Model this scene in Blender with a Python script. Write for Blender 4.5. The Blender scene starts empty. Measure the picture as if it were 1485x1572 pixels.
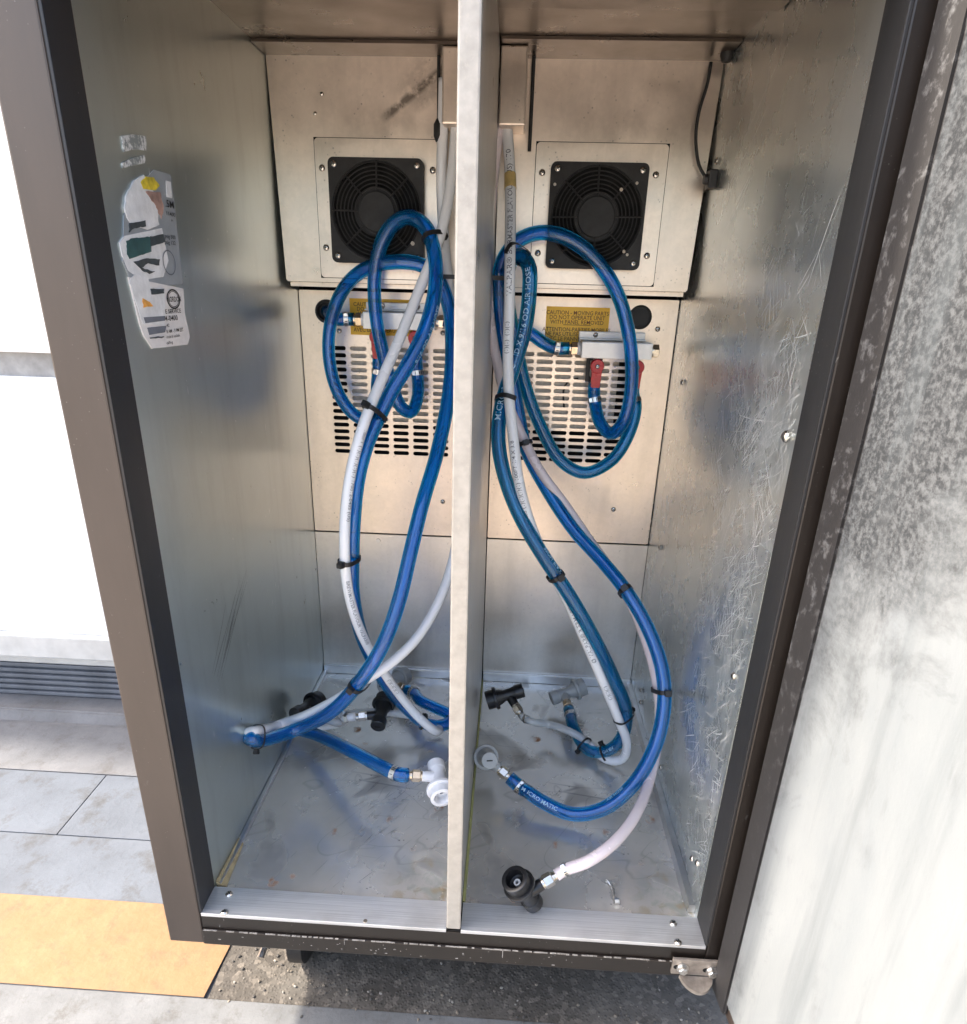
import bpy, bmesh, math, random
from mathutils import Vector as V, Matrix as M
random.seed(7)
S = bpy.context.scene
COL = S.collection
PI = math.pi
R_ = math.radians

# ------------------------------------------------------------------ camera, sky, sun, exposure
FPX, CAM = 1045.10, V((0.04099, -0.5308, 0.64933))
EUL = (1.17798, -0.02556, 0.05454)
PPX, PPY = 742.5 - 11.81, 786 + 87.24            # principal point, in pixels of the 1485x1572 photograph
cd = bpy.data.cameras.new('camera'); cam = bpy.data.objects.new('camera', cd); COL.objects.link(cam)
cam.location = CAM; cam.rotation_euler = EUL
cd.sensor_fit = 'HORIZONTAL'; cd.sensor_width = 36; cd.lens = FPX / 1485 * 36
cd.shift_x = 11.81 / 1485; cd.shift_y = 87.24 / 1485
cd.clip_start = 0.01; cd.clip_end = 500
S.camera = cam

SUN = V((-0.70, 0.07, 0.71)).normalized()
W = bpy.data.worlds.new('World'); S.world = W; W.use_nodes = True
sky = W.node_tree.nodes.new('ShaderNodeTexSky'); sky.sky_type = 'NISHITA'; sky.sun_disc = False
sky.sun_elevation = math.asin(SUN.z); sky.sun_rotation = math.atan2(SUN.x, SUN.y)
sky.dust_density = 4.0; sky.air_density = 1.0; sky.ozone_density = 0.0
bg = W.node_tree.nodes['Background']; W.node_tree.links.new(sky.outputs[0], bg.inputs[0]); bg.inputs[1].default_value = 0.15
sd = bpy.data.lights.new('sun', 'SUN'); sd.energy = 2.4; sd.angle = R_(3); sd.color = (1, 0.90, 0.77)
so = bpy.data.objects.new('sun', sd); COL.objects.link(so); so.rotation_euler = SUN.to_track_quat('Z', 'Y').to_euler()
S.view_settings.view_transform = 'Standard'; S.view_settings.look = 'None'
S.view_settings.exposure = 2.35; S.view_settings.gamma = 1

# ------------------------------------------------------------------ picture ray helpers: a photo pixel met with a real plane
RM = cam.rotation_euler.to_matrix()
def ray(px, py): return RM @ V(((px - PPX) / FPX, -(py - PPY) / FPX, -1))
def at(a, px, py, v):
    d = ray(px, py); return CAM + d * ((v - CAM[a]) / d[a])
def ax(px, py, x): return at(0, px, py, x)
def ay(px, py, y): return at(1, px, py, y)
def az(px, py, z): return at(2, px, py, z)

# ------------------------------------------------------------------ materials
class NT:
    def __init__(s, name):
        s.m = bpy.data.materials.new(name); s.m.use_nodes = True; s.t = s.m.node_tree
        s.b = s.t.nodes['Principled BSDF']; s.tc = s.t.nodes.new('ShaderNodeTexCoord')
    def n(s, typ, **kw):
        x = s.t.nodes.new(typ)
        for k, v in kw.items():
            if isinstance(v, tuple) and k == 'mapscale': x.inputs['Scale'].default_value = v
            elif k in x.inputs.keys(): s.put(x.inputs[k], v)
            else: setattr(x, k, v)
        return x
    def put(s, inp, v):
        if hasattr(v, 'is_output'): s.t.links.new(v, inp)
        elif isinstance(v, (int, float)) or inp.type == 'VALUE': inp.default_value = v
        else: inp.default_value = tuple(v) + ((1,) if len(v) == 3 and inp.type == 'RGBA' else ())
    def co(s, scale=(1, 1, 1), rot=(0, 0, 0), loc=(0, 0, 0)):
        mp = s.t.nodes.new('ShaderNodeMapping'); s.t.links.new(s.tc.outputs['Object'], mp.inputs[0])
        mp.inputs['Scale'].default_value = scale; mp.inputs['Rotation'].default_value = rot; mp.inputs['Location'].default_value = loc
        return mp.outputs[0]
    def noise(s, scale, detail=3, rough=.55, vec=None, dist=0):
        x = s.n('ShaderNodeTexNoise'); x.inputs['Scale'].default_value = scale; x.inputs['Detail'].default_value = detail
        x.inputs['Roughness'].default_value = rough; x.inputs['Distortion'].default_value = dist
        s.t.links.new(vec if vec else s.tc.outputs['Object'], x.inputs['Vector']); return x.outputs['Fac']
    def vor(s, scale, feature='F1', vec=None, out='Distance', rnd=1):
        x = s.n('ShaderNodeTexVoronoi'); x.feature = feature; x.inputs['Scale'].default_value = scale; x.inputs['Randomness'].default_value = rnd
        s.t.links.new(vec if vec else s.tc.outputs['Object'], x.inputs['Vector']); return x.outputs[out]
    def ramp(s, f, a, b, ca=0., cb=1.):
        x = s.n('ShaderNodeMapRange'); x.inputs['From Min'].default_value = a; x.inputs['From Max'].default_value = b
        x.inputs['To Min'].default_value = ca; x.inputs['To Max'].default_value = cb; s.t.links.new(f, x.inputs['Value']); return x.outputs[0]
    def math(s, op, a, b=0.):
        x = s.n('ShaderNodeMath'); x.operation = op; s.put(x.inputs[0], a); s.put(x.inputs[1], b); return x.outputs[0]
    def mix(s, f, a, b):
        x = s.n('ShaderNodeMix'); x.data_type = 'RGBA'; s.put(x.inputs[0], f); s.put(x.inputs[6], a); s.put(x.inputs[7], b); return x.outputs[2]
    def bump(s, h, strength=.2, dist=.001, prev=None):
        x = s.n('ShaderNodeBump'); x.inputs['Strength'].default_value = strength; x.inputs['Distance'].default_value = dist
        s.t.links.new(h, x.inputs['Height'])
        if prev: s.t.links.new(prev, x.inputs['Normal'])
        return x.outputs[0]
    def set(s, **kw):
        for k, v in kw.items():
            k = {'color': 'Base Color', 'rough': 'Roughness', 'metal': 'Metallic', 'normal': 'Normal', 'trans': 'Transmission Weight',
                 'ior': 'IOR', 'coat': 'Coat Weight', 'spec': 'Specular IOR Level', 'sss': 'Subsurface Weight', 'alpha': 'Alpha'}[k]
            s.put(s.b.inputs[k], v)
        return s.m

def simple(name, col, rough=.5, metal=0., var=.12, vscale=60, bump=0., **kw):
    t = NT(name); f = t.noise(vscale, 4)
    c = t.mix(t.ramp(f, .3, .7), [x * (1 - var) for x in col], [min(1, x * (1 + var)) for x in col])
    if bump: kw['normal'] = t.bump(t.noise(vscale * 6, 3), bump, .0006)
    return t.set(color=c, rough=t.ramp(t.noise(vscale * .7, 3), .3, .7, rough * .88, min(1, rough * 1.12)), metal=metal, **kw)

def scratches(t, scale, ang, stretch, width, mask_lo, mask_hi, mscale=9, axis=0, warp=.5):
    """thin lines: edges of long stretched cells, broken up by a noise mask"""
    rot = [0, 0, 0]; rot[axis] = ang
    st = [1, 1, 1]; st[{0: 2, 1: 2, 2: 0}[axis]] = stretch
    v = t.co(tuple(st), tuple(rot))
    e = t.vor(scale, 'DISTANCE_TO_EDGE', v)
    line = t.ramp(e, 0, width, 1, 0)
    return t.math('MULTIPLY', line, t.ramp(t.noise(mscale, 3), mask_lo, mask_hi))

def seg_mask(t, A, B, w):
    """0..1 mask of a painted reflection streak from A to B (object X,Z), with ragged sides"""
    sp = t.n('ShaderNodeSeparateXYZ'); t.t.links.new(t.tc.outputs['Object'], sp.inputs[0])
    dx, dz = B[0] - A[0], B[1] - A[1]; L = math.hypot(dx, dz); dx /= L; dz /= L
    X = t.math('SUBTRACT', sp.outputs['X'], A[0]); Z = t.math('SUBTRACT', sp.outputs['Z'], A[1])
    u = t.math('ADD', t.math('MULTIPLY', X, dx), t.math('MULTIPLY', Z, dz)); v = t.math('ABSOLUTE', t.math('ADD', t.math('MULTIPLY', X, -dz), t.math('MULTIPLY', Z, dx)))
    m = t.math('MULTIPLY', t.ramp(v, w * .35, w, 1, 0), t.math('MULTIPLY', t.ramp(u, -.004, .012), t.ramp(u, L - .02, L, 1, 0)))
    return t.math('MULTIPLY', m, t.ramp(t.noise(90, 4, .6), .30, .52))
def galvanized(name, base=(.70, .68, .645), rough=.34, scr=.0, axis=0, spec=.05, dots=.3, metal=.85, drips=0, dark=0, wave=.25, mott=1., streaks=()):
    t = NT(name)
    cell = t.n('ShaderNodeTexVoronoi'); cell.inputs['Scale'].default_value = 240
    t.t.links.new(t.tc.outputs['Object'], cell.inputs['Vector'])
    hue = t.n('ShaderNodeSeparateColor'); t.t.links.new(cell.outputs['Color'], hue.inputs[0])
    spang = hue.outputs[0]
    mot = t.noise(16, 6, .62)
    f = t.math('ADD', t.math('MULTIPLY', spang, spec), t.math('MULTIPLY', mot, .55))
    c = t.mix(t.ramp(f, .18, .55), [b * (1 - .2 * mott) for b in base], [min(1, b * (1 + .12 * mott)) for b in base])
    streak = t.ramp(t.noise(30, 5, .65, t.co((1, 1, .12))), .5, .72)
    c = t.mix(t.math('MULTIPLY', streak, .22), c, [b * .5 for b in base])
    # pin-prick corrosion dots
    pd = t.math('MULTIPLY', t.ramp(t.vor(150), .08, .2, 1, 0), t.ramp(t.noise(26, 4), .5, .62))
    c = t.mix(t.math('MULTIPLY', pd, dots), c, (.12, .11, .10))
    big = t.ramp(t.noise(5, 4, .6), .45, .75)
    c = t.mix(t.math('MULTIPLY', big, .25 + dark), c, [b * .62 for b in base])
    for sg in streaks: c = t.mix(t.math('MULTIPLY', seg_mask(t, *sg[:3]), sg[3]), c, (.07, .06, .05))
    r = t.ramp(mot, .25, .75, rough * (1 - .28 * mott), rough * (1 + .35 * mott))
    met = metal
    if scr:
        s1 = scratches(t, 26, .6, .12, .018, .42, .62, 7, axis)
        s2 = scratches(t, 34, -.75, .10, .016, .45, .62, 8, axis)
        s3 = scratches(t, 40, .08, .05, .02, .40, .60, 6, axis)
        sa = t.math('MINIMUM', t.math('MULTIPLY', t.math('ADD', t.math('ADD', s1, s2), s3), scr), .85)
        c = t.mix(sa, c, (.86, .87, .87)); met = t.ramp(sa, 0, 1, metal, .25); r = t.math('ADD', r, t.math('MULTIPLY', sa, .3))
    if drips:
        dv = t.co((60, 60, 9)); dd = t.math('MULTIPLY', t.ramp(t.vor(5.2, vec=dv), .04, .10, 1, 0), t.ramp(t.noise(11, 3), .52, .64))
        dd = t.math('MULTIPLY', dd, drips)
        c = t.mix(dd, c, (.85, .86, .86)); met = t.ramp(dd, 0, 1, metal, .1) if not scr else met
    nb = t.bump(t.noise(7, 2), wave, .004); nb = t.bump(t.noise(210, 2), .05, .0003, nb)
    return t.set(color=c, rough=r, metal=met, normal=nb)

MT = {}
MT['galv'] = galvanized('galvanized_steel')
MT['galv_back'] = galvanized('galvanized_back', (.74, .69, .625), .33, dots=.3, spec=.05, metal=.82, mott=.8)
MT['galv_left'] = galvanized('galvanized_left', (.58, .645, .63), .29, axis=0, dots=.12, mott=.3, spec=.03, wave=.12)
MT['galv_right'] = galvanized('galvanized_scratched', (.65, .69, .675), .27, axis=0, mott=.4)
MT['galv_warm'] = galvanized('galvanized_panel', (.80, .69, .585), .33, dots=.6, spec=.05, metal=.82, wave=.4)
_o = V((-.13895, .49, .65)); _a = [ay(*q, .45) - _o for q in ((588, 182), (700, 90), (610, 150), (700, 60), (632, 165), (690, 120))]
MT['galv_cover'] = galvanized('galvanized_cover', (.80, .69, .585), .33, dots=.6, spec=.05, metal=.82, wave=.4, streaks=(((_a[0].x, _a[0].z), (_a[1].x, _a[1].z), .0065, .75), ((_a[2].x, _a[2].z), (_a[3].x, _a[3].z), .02, .22), ((_a[4].x, _a[4].z), (_a[5].x, _a[5].z), .012, .35)))  # dark diagonal reflection painted into the left cover's colour
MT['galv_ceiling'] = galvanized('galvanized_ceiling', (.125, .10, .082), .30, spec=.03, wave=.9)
MT['alu'] = simple('brushed_aluminium', (.74, .75, .76), .3, 1., .08, 40)

def floor_mat():
    t = NT('stained_steel_floor'); base = (.50, .51, .515)
    mot = t.noise(9, 6, .6)
    c = t.mix(t.ramp(mot, .35, .65), (.60, .575, .525), (.72, .69, .635))
    blot = t.ramp(t.noise(13, 3, .5, dist=.6), .56, .64)
    c = t.mix(t.math('MULTIPLY', blot, .45), c, (.27, .27, .27))
    rings = t.math('MULTIPLY', t.ramp(t.math('ABSOLUTE', t.math('SUBTRACT', t.noise(6, 2, dist=.8), .56)), 0, .006, 1, 0), .4)
    c = t.mix(rings, c, (.25, .24, .22))
    spk = t.math('MULTIPLY', t.ramp(t.vor(90), .06, .16, 1, 0), t.ramp(t.noise(17, 4), .56, .66))
    c = t.mix(spk, c, (.05, .045, .04))
    rust = t.math('MULTIPLY', t.ramp(t.vor(26, vec=t.co((1, .8, 1), (0, 0, .3))), .12, .2, 1, 0), t.ramp(t.noise(8, 3, vec=t.co((1, 1, 1), loc=(3, 1, 0))), .48, .58))
    rust = t.math('MULTIPLY', rust, t.ramp(t.noise(120, 3), .42, .6))
    c = t.mix(rust, c, (.30, .12, .04))
    sp = t.n('ShaderNodeVectorMath'); sp.operation = 'DISTANCE'; t.t.links.new(t.tc.outputs['Object'], sp.inputs[0]); sp.inputs[1].default_value = (.112, -.222, 0)
    cs = t.math('MULTIPLY', t.ramp(sp.outputs['Value'], .02, .06, 1, 0), t.ramp(t.noise(55, 4, .6, dist=.5), .46, .58))
    c = t.mix(t.math('MULTIPLY', cs, .8), c, t.mix(t.ramp(t.noise(30, 2), .45, .55), (.42, .30, .13), (.45, .47, .42)))
    sc = scratches(t, 18, .9, .08, .012, .52, .64, 6, 2)
    c = t.mix(t.math('MULTIPLY', sc, .6), c, (.16, .16, .17))
    met = t.ramp(t.math('ADD', rust, t.math('MULTIPLY', spk, .7)), 0, 1, .6, .1)
    r = t.math('ADD', t.ramp(mot, .3, .7, .20, .32), t.math('MULTIPLY', t.math('ADD', rust, blot), .22))
    return t.set(color=c, rough=r, metal=met, normal=t.bump(t.noise(5, 2), .15, .003))
MT['floor'] = floor_mat()

def brushed():
    t = NT('brushed_sill'); v = t.co((4, 400, 400)); f = t.noise(2.5, 4, .6, v); g = t.noise(14, 4)
    c = t.mix(t.ramp(f, .3, .7), (.60, .61, .62), (.84, .85, .86)); c = t.mix(t.math('MULTIPLY', t.ramp(g, .5, .7), .4), c, (.42, .41, .40))
    return t.set(color=c, rough=t.ramp(f, .2, .8, .28, .46), metal=.7, normal=t.bump(f, .12, .0004))
MT['sill'] = brushed()

def painted(name, col, rough=.42, wear=.5, edge=(.55, .55, .54)):
    t = NT(name); v = t.co((1, 1, .18)); f = t.noise(26, 4, .6, v)
    c = t.mix(t.ramp(f, .3, .7), [x * .85 for x in col], [x * 1.15 for x in col])
    chips = t.math('MULTIPLY', t.ramp(t.noise(150, 4, .7, t.co((1, 1, .35))), .66, .69), t.ramp(t.noise(9, 3), .55, .68))
    c = t.mix(t.math('MULTIPLY', chips, wear), c, edge)
    dust = t.ramp(t.vor(190), .05, .11, 1, 0)
    c = t.mix(t.math('MULTIPLY', dust, t.ramp(t.noise(14), .5, .8, 0, .45)), c, (.6, .58, .55))
    return t.set(color=c, rough=t.ramp(f, .2, .8, rough * .8, rough * 1.25), normal=t.bump(t.noise(300, 2), .1, .0003))
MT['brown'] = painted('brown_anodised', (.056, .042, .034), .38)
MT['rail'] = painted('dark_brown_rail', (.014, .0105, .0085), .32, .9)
MT['jamb'] = painted('black_plastic_jamb', (.018, .018, .020), .42, .35)
MT['jamb_grey'] = painted('charcoal_jamb', (.017, .0175, .019), .5, .2)
MT['blackpl'] = simple('black_plastic', (.012, .012, .013), .32, 0, .2, 80)
MT['blackmat'] = simple('black_matte_plastic', (.016, .015, .016), .5, 0, .2, 120)
MT['fanblack'] = simple('fan_black', (.010, .0095, .0095), .6, 0, .25, 150)
MT['void'] = simple('dark_cavity', (.004, .004, .004), .9)
MT['rubber'] = simple('black_rubber', (.018, .018, .018), .6)
MT['greypl'] = simple('grey_plastic', (.40, .415, .42), .36, 0, .05, 60)
MT['whitepl'] = simple('white_plastic', (.78, .78, .80), .38, 0, .05, 80)
MT['steel'] = simple('bright_steel', (.66, .64, .61), .3, 1., .1, 200)
MT['screw'] = simple('screw_steel', (.66, .62, .57), .24, 1., .15, 300)
MT['dullzinc'] = simple('dull_zinc', (.36, .32, .28), .5, .7, .3, 90)
MT['brass'] = simple('plated_brass', (.62, .50, .36), .24, 1., .12, 200)
MT['nickel'] = simple('nickel_nut', (.62, .57, .49), .22, 1., .12, 200)
MT['red'] = simple('red_handle', (.52, .008, .018), .3, 0, .15, 120)
MT['alublock'] = simple('satin_aluminium_block', (.78, .775, .76), .36, .35, .05, 90)
MT['foam'] = simple('beige_insulation', (.56, .50, .42), .9, 0, .22, 160, .3)
MT['label'] = simple('yellow_label', (.86, .52, .03), .42, 0, .07, 40)
MT['ink'] = simple('brown_ink', (.17, .065, .015), .6)
MT['blackink'] = simple('black_ink', (.02, .02, .02), .6)
MT['greyink'] = simple('grey_ink', (.16, .17, .2), .6)
MT['whiteink'] = simple('white_ink', (.38, .58, .74), .6)
MT['silver'] = simple('silver_label', (.36, .39, .42), .45, .3, .08, 50)
MT['paper'] = simple('white_label', (.74, .71, .70), .55, 0, .06, 70)
MT['torn'] = simple('torn_paper', (.70, .70, .71), .75, 0, .12, 90, .5)
def residue():
    t = NT('glue_residue'); f = t.ramp(t.noise(130, 4, .7), .46, .56); return t.set(color=t.mix(f, (.30, .33, .33), (.80, .81, .81)), rough=.5, metal=.4)
MT['residue'] = residue()
MT['teal'] = simple('teal_print', (.03, .085, .085), .4, 0, .4, 60)
MT['darkprint'] = simple('dark_print', (.05, .06, .065), .5, 0, .5, 90)
MT['yellowprint'] = simple('yellow_print', (.62, .48, .04), .5, 0, .4, 160)
MT['pinkprint'] = simple('brown_print', (.38, .24, .2), .5, 0, .4, 90)
MT['orangeprint'] = simple('orange_print', (.75, .36, .08), .5, 0, .3, 120)
MT['tape'] = simple('old_tape', (.55, .40, .16), .5, 0, .2, 120)
MT['cap'] = None

def hose_mat(name, col, trans, rough, deep):
    t = NT(name)
    f = t.noise(22, 3); c = t.mix(t.ramp(f, .3, .7), col, deep)
    dust = t.math('MULTIPLY', t.ramp(t.vor(160), .05, .12, 1, 0), t.ramp(t.noise(18), .55, .7))
    c = t.mix(t.math('MULTIPLY', dust, .35), c, (.5, .6, .7))
    return t.set(color=c, rough=t.ramp(f, .3, .7, rough * .8, rough * 1.4), trans=trans, ior=1.42, coat=.4, normal=t.bump(t.noise(45, 2), .025, .0006))
MT['blue'] = hose_mat('blue_translucent_hose', (.010, .42, .90), .9, .03, (.006, .36, .85))
MT['teal_hose'] = hose_mat('blue_green_hose', (.010, .43, .76), .9, .04, (.006, .36, .70))
MT['white_tube'] = hose_mat('milky_white_tube', (.90, .91, .93), .12, .2, (.86, .88, .91))
MT['clear_tube'] = hose_mat('clear_milky_tube', (.80, .82, .83), .5, .2, (.75, .78, .79))
MT['pink_tube'] = hose_mat('pinkish_tube', (.88, .78, .80), .2, .22, (.84, .73, .75))
MT['lilac_tube'] = MT['pink_tube']

def cap_mat():
    t = NT('partition_edge'); f = t.noise(120, 4); g = t.noise(300, 3)
    c = t.mix(t.ramp(f, .3, .7), (.35, .325, .285), (.44, .41, .365)); c = t.mix(t.math('MULTIPLY', t.ramp(g, .58, .68), .5), c, (.46, .42, .36))
    return t.set(color=c, rough=.5, metal=.2, normal=t.bump(f, .25, .0005))
MT['cap'] = cap_mat()

def asphalt():
    t = NT('old_asphalt'); v = t.vor(220, out='Distance'); n = t.noise(10, 5, .6)
    cc = t.n('ShaderNodeTexVoronoi'); cc.inputs['Scale'].default_value = 160; t.t.links.new(t.tc.outputs['Object'], cc.inputs['Vector'])
    s = t.n('ShaderNodeSeparateColor'); t.t.links.new(cc.outputs['Color'], s.inputs[0])
    c = t.mix(t.math('POWER', s.outputs[0], 4.), (.055, .049, .042), (.13, .115, .098)); c = t.mix(t.math('MULTIPLY', t.ramp(n, .45, .7), .5), c, (.15, .14, .125))
    return t.set(color=c, rough=.9, normal=t.bump(t.ramp(v, 0, .5, 1, 0), .4, .002))
MT['asphalt'] = asphalt()
def concrete(name, col, dirt=(.22, .20, .17), amt=.4, sc=6):
    t = NT(name); f = t.noise(sc, 8, .68); g = t.noise(150, 4, .6)
    c = t.mix(t.ramp(f, .32, .68), [x * .78 for x in col], [min(1, x * 1.12) for x in col]); c = t.mix(t.math('MULTIPLY', t.ramp(t.noise(sc * 2.3, 6, .7), .52, .7), amt), c, dirt)
    c = t.mix(t.ramp(g, .55, .75, 0, .25), c, [x * .5 for x in col])
    return t.set(color=c, rough=.85, normal=t.bump(t.math('ADD', t.math('MULTIPLY', f, .6), g), .35, .002))
MT['slab'] = concrete('grey_slab', (.098, .112, .135), (.05, .047, .042), amt=.85, sc=7)
MT['kerb'] = concrete('pale_kerb', (.14, .143, .15), (.07, .06, .05), amt=.5, sc=11)
MT['front'] = concrete('mottled_concrete', (.13, .135, .14), (.06, .055, .048), .7, 14)
MT['yard'] = concrete('warm_yard_concrete', (.42, .37, .315), amt=.25, sc=2)
def stripe():
    t = NT('faded_yellow_paint'); f = t.noise(24, 7, .7); g = t.noise(160, 4)
    c = t.mix(t.ramp(f, .3, .7), (.175, .098, .042), (.215, .130, .062)); c = t.mix(t.math('MULTIPLY', t.ramp(t.noise(34, 7, .75), .50, .66), .75), c, (.15, .085, .045))
    return t.set(color=c, rough=.75, normal=t.bump(t.math('ADD', f, g), .4, .0015))
MT['stripe'] = stripe()
MT['wallwhite'] = simple('white_wall_paint', (.86, .86, .86), .55, 0, .03, 6, .1)
MT['wallgrey'] = simple('grey_ribbed_plate', (.15, .16, .18), .6, .2, .2, 20, .3)
MT['joint'] = simple('grey_joint', (.27, .27, .265), .6, 0, .3, 30)
MT['ledge'] = simple('pale_metal_ledge', (.62, .62, .60), .45, .4, .1, 30)

def door_liner():
    t = NT('galvanized_door_liner'); base = (.66, .68, .69)
    n1 = t.noise(9, 7, .66, t.co((1, 1, .35), (.5, 0, 0)), .5); n2 = t.noise(190, 4, .75); n3 = t.noise(16, 6, .7, dist=.5)
    c = t.mix(t.ramp(n1, .25, .75), (.215, .240, .262), (.29, .31, .325))
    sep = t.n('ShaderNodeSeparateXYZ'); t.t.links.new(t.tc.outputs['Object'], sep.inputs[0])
    # mottled oxidation with the upper shade painted in: strongest high up and near the hinge side, breaking up into speckle
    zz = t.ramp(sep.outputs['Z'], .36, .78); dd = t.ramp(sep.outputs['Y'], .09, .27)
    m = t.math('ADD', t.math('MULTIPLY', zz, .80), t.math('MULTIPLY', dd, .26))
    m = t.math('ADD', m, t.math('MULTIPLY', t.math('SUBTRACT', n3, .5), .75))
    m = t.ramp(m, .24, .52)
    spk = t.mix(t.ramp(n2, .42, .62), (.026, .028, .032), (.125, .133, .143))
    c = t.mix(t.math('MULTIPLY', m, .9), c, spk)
    hz = t.ramp(t.noise(40, 4, .6, t.co((1, 1, .06))), .5, .75); c = t.mix(t.math('MULTIPLY', hz, .55), c, (.13, .15, .165)); dr = t.math('MULTIPLY', t.ramp(t.noise(26, 6, .7, t.co((1, 1, .2), (.35, 0, 0))), .56, .70), t.ramp(n3, .42, .6)); c = t.mix(t.math('MULTIPLY', dr, .5), c, (.12, .13, .14))
    nb = t.bump(t.noise(9, 3), .3, .004); nb = t.bump(n2, .2, .0008, nb)
    return t.set(color=c, rough=.40, metal=.4, normal=nb)
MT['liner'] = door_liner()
def gasket_mat():
    t = NT('scuffed_gasket'); f = t.noise(95, 6, .72, t.co((1, 1, .8))); g = t.noise(14, 4)
    sep = t.n('ShaderNodeSeparateXYZ'); t.t.links.new(t.tc.outputs['Object'], sep.inputs[0])
    hi = t.ramp(sep.outputs['Z'], .25, .5, .15, 1)
    a = t.math('MULTIPLY', t.ramp(f, .54, .66), t.math('MULTIPLY', hi, .38))
    c = t.mix(a, (.030, .029, .030), (.26, .265, .275))
    st = t.math('MULTIPLY', t.ramp(t.noise(60, 5, .7, t.co((1, 1, .07))), .62, .66), t.ramp(g, .5, .62)); c = t.mix(t.math('MULTIPLY', st, .8), c, (.5, .49, .47))
    return t.set(color=c, rough=.5, normal=t.bump(f, .3, .0008))
MT['gasket'] = gasket_mat()

# ------------------------------------------------------------------ mesh helpers
WLOC = {}
def link(name, me, mats, parent=None, origin=None, smooth=False, kind=None, label=None):
    o = bpy.data.objects.new(name, me); COL.objects.link(o)
    mats = mats if isinstance(mats, (list, tuple)) else [mats]
    if not me.materials:
        for m in mats: me.materials.append(MT[m] if isinstance(m, str) else m)
    if origin is None:
        n = len(me.vertices); origin = V((0, 0, 0))
        if n:
            mn = V([min(v.co[i] for v in me.vertices) for i in range(3)]); mx = V([max(v.co[i] for v in me.vertices) for i in range(3)]); origin = (mn + mx) / 2; origin.z = mn.z
    if not me.get('shared'): me.transform(M.Translation(-V(origin)))
    WLOC[o.name] = V(origin)
    o.location = V(origin) - (WLOC[parent.name] if parent else V((0, 0, 0)))
    if parent: o.parent = parent
    if smooth: me.polygons.foreach_set('use_smooth', [True] * len(me.polygons))
    if kind: o['kind'] = kind
    if label: o['label'] = label
    return o
def tag(o, label, cat, group=None):
    o['label'] = label; o['category'] = cat
    if group: o['group'] = group
    return o
def thing(name, label, cat, loc, group=None):
    o = bpy.data.objects.new(name, None); COL.objects.link(o); o.location = loc; o.empty_display_size = .02
    WLOC[o.name] = V(loc); return tag(o, label, cat, group)

class MB:
    def __init__(s): s.b = bmesh.new(); s.mi = 0
    def box(s, x0, x1, y0, y1, z0, z1, bev=0):
        vs = [s.b.verts.new((x, y, z)) for x in (x0, x1) for y in (y0, y1) for z in (z0, z1)]
        fs = [s.b.faces.new([vs[i] for i in f]) for f in ((0, 1, 3, 2), (4, 6, 7, 5), (0, 4, 5, 1), (2, 3, 7, 6), (0, 2, 6, 4), (1, 5, 7, 3))]
        for f in fs: f.material_index = s.mi
        if bev:
            es = {e for f in fs for e in f.edges}
            bmesh.ops.bevel(s.b, geom=list(es), offset=bev, segments=2, affect='EDGES', profile=.6, material=-1)
        return s
    def hexa(s, pts, bev=0):
        vs = [s.b.verts.new(p) for p in pts]
        fs = [s.b.faces.new([vs[i] for i in f]) for f in ((0, 3, 2, 1), (4, 5, 6, 7), (0, 1, 5, 4), (1, 2, 6, 5), (2, 3, 7, 6), (3, 0, 4, 7))]
        for f in fs: f.material_index = s.mi
        if bev: bmesh.ops.bevel(s.b, geom=list({e for f in fs for e in f.edges}), offset=bev, segments=2, affect='EDGES')
        return s
    def lathe(s, P, A, prof, n=24, cap=True, hexn=False):
        A = V(A).normalized(); u = A.orthogonal().normalized(); w = A.cross(u); P = V(P)
        n = 6 if hexn else n; rings = []
        for t, r in prof:
            rings.append([s.b.verts.new(P + A * t + (u * math.cos(2 * PI * k / n) + w * math.sin(2 * PI * k / n)) * max(r, 1e-5)) for k in range(n)])
        for a, b in zip(rings, rings[1:]):
            for k in range(n):
                f = s.b.faces.new((a[k], a[(k + 1) % n], b[(k + 1) % n], b[k])); f.material_index = s.mi
        if cap:
            for r, fl in ((rings[0], 1), (rings[-1], 0)):
                f = s.b.faces.new(r[::-1] if fl else r); f.material_index = s.mi
        return s
    def cyl(s, a, b, r, n=20): a = V(a); b = V(b); return s.lathe(a, b - a, [(0, r), ((b - a).length, r)], n)
    def tube(s, pts, r, n=14, cap=True):
        fr = frames(pts); rings = []
        for p, (T, N, B) in zip(pts, fr):
            rings.append([s.b.verts.new(p + (N * math.cos(2 * PI * k / n) + B * math.sin(2 * PI * k / n)) * r) for k in range(n)])
        for a, b in zip(rings, rings[1:]):
            for k in range(n):
                f = s.b.faces.new((a[k], a[(k + 1) % n], b[(k + 1) % n], b[k])); f.material_index = s.mi
        if cap: s.b.faces.new(rings[0][::-1]).material_index = s.mi; s.b.faces.new(rings[-1]).material_index = s.mi
        return s
    def poly(s, pts):
        f = s.b.faces.new([s.b.verts.new(p) for p in pts]); f.material_index = s.mi; return s
    def me(s, name):
        if not getattr(s, 'keep', False): bmesh.ops.recalc_face_normals(s.b, faces=s.b.faces)
        me = bpy.data.meshes.new(name); s.b.to_mesh(me); s.b.free(); return me
    def build(s, name, mats, parent=None, **kw): return link(name, s.me(name), mats, parent, **kw)

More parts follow.
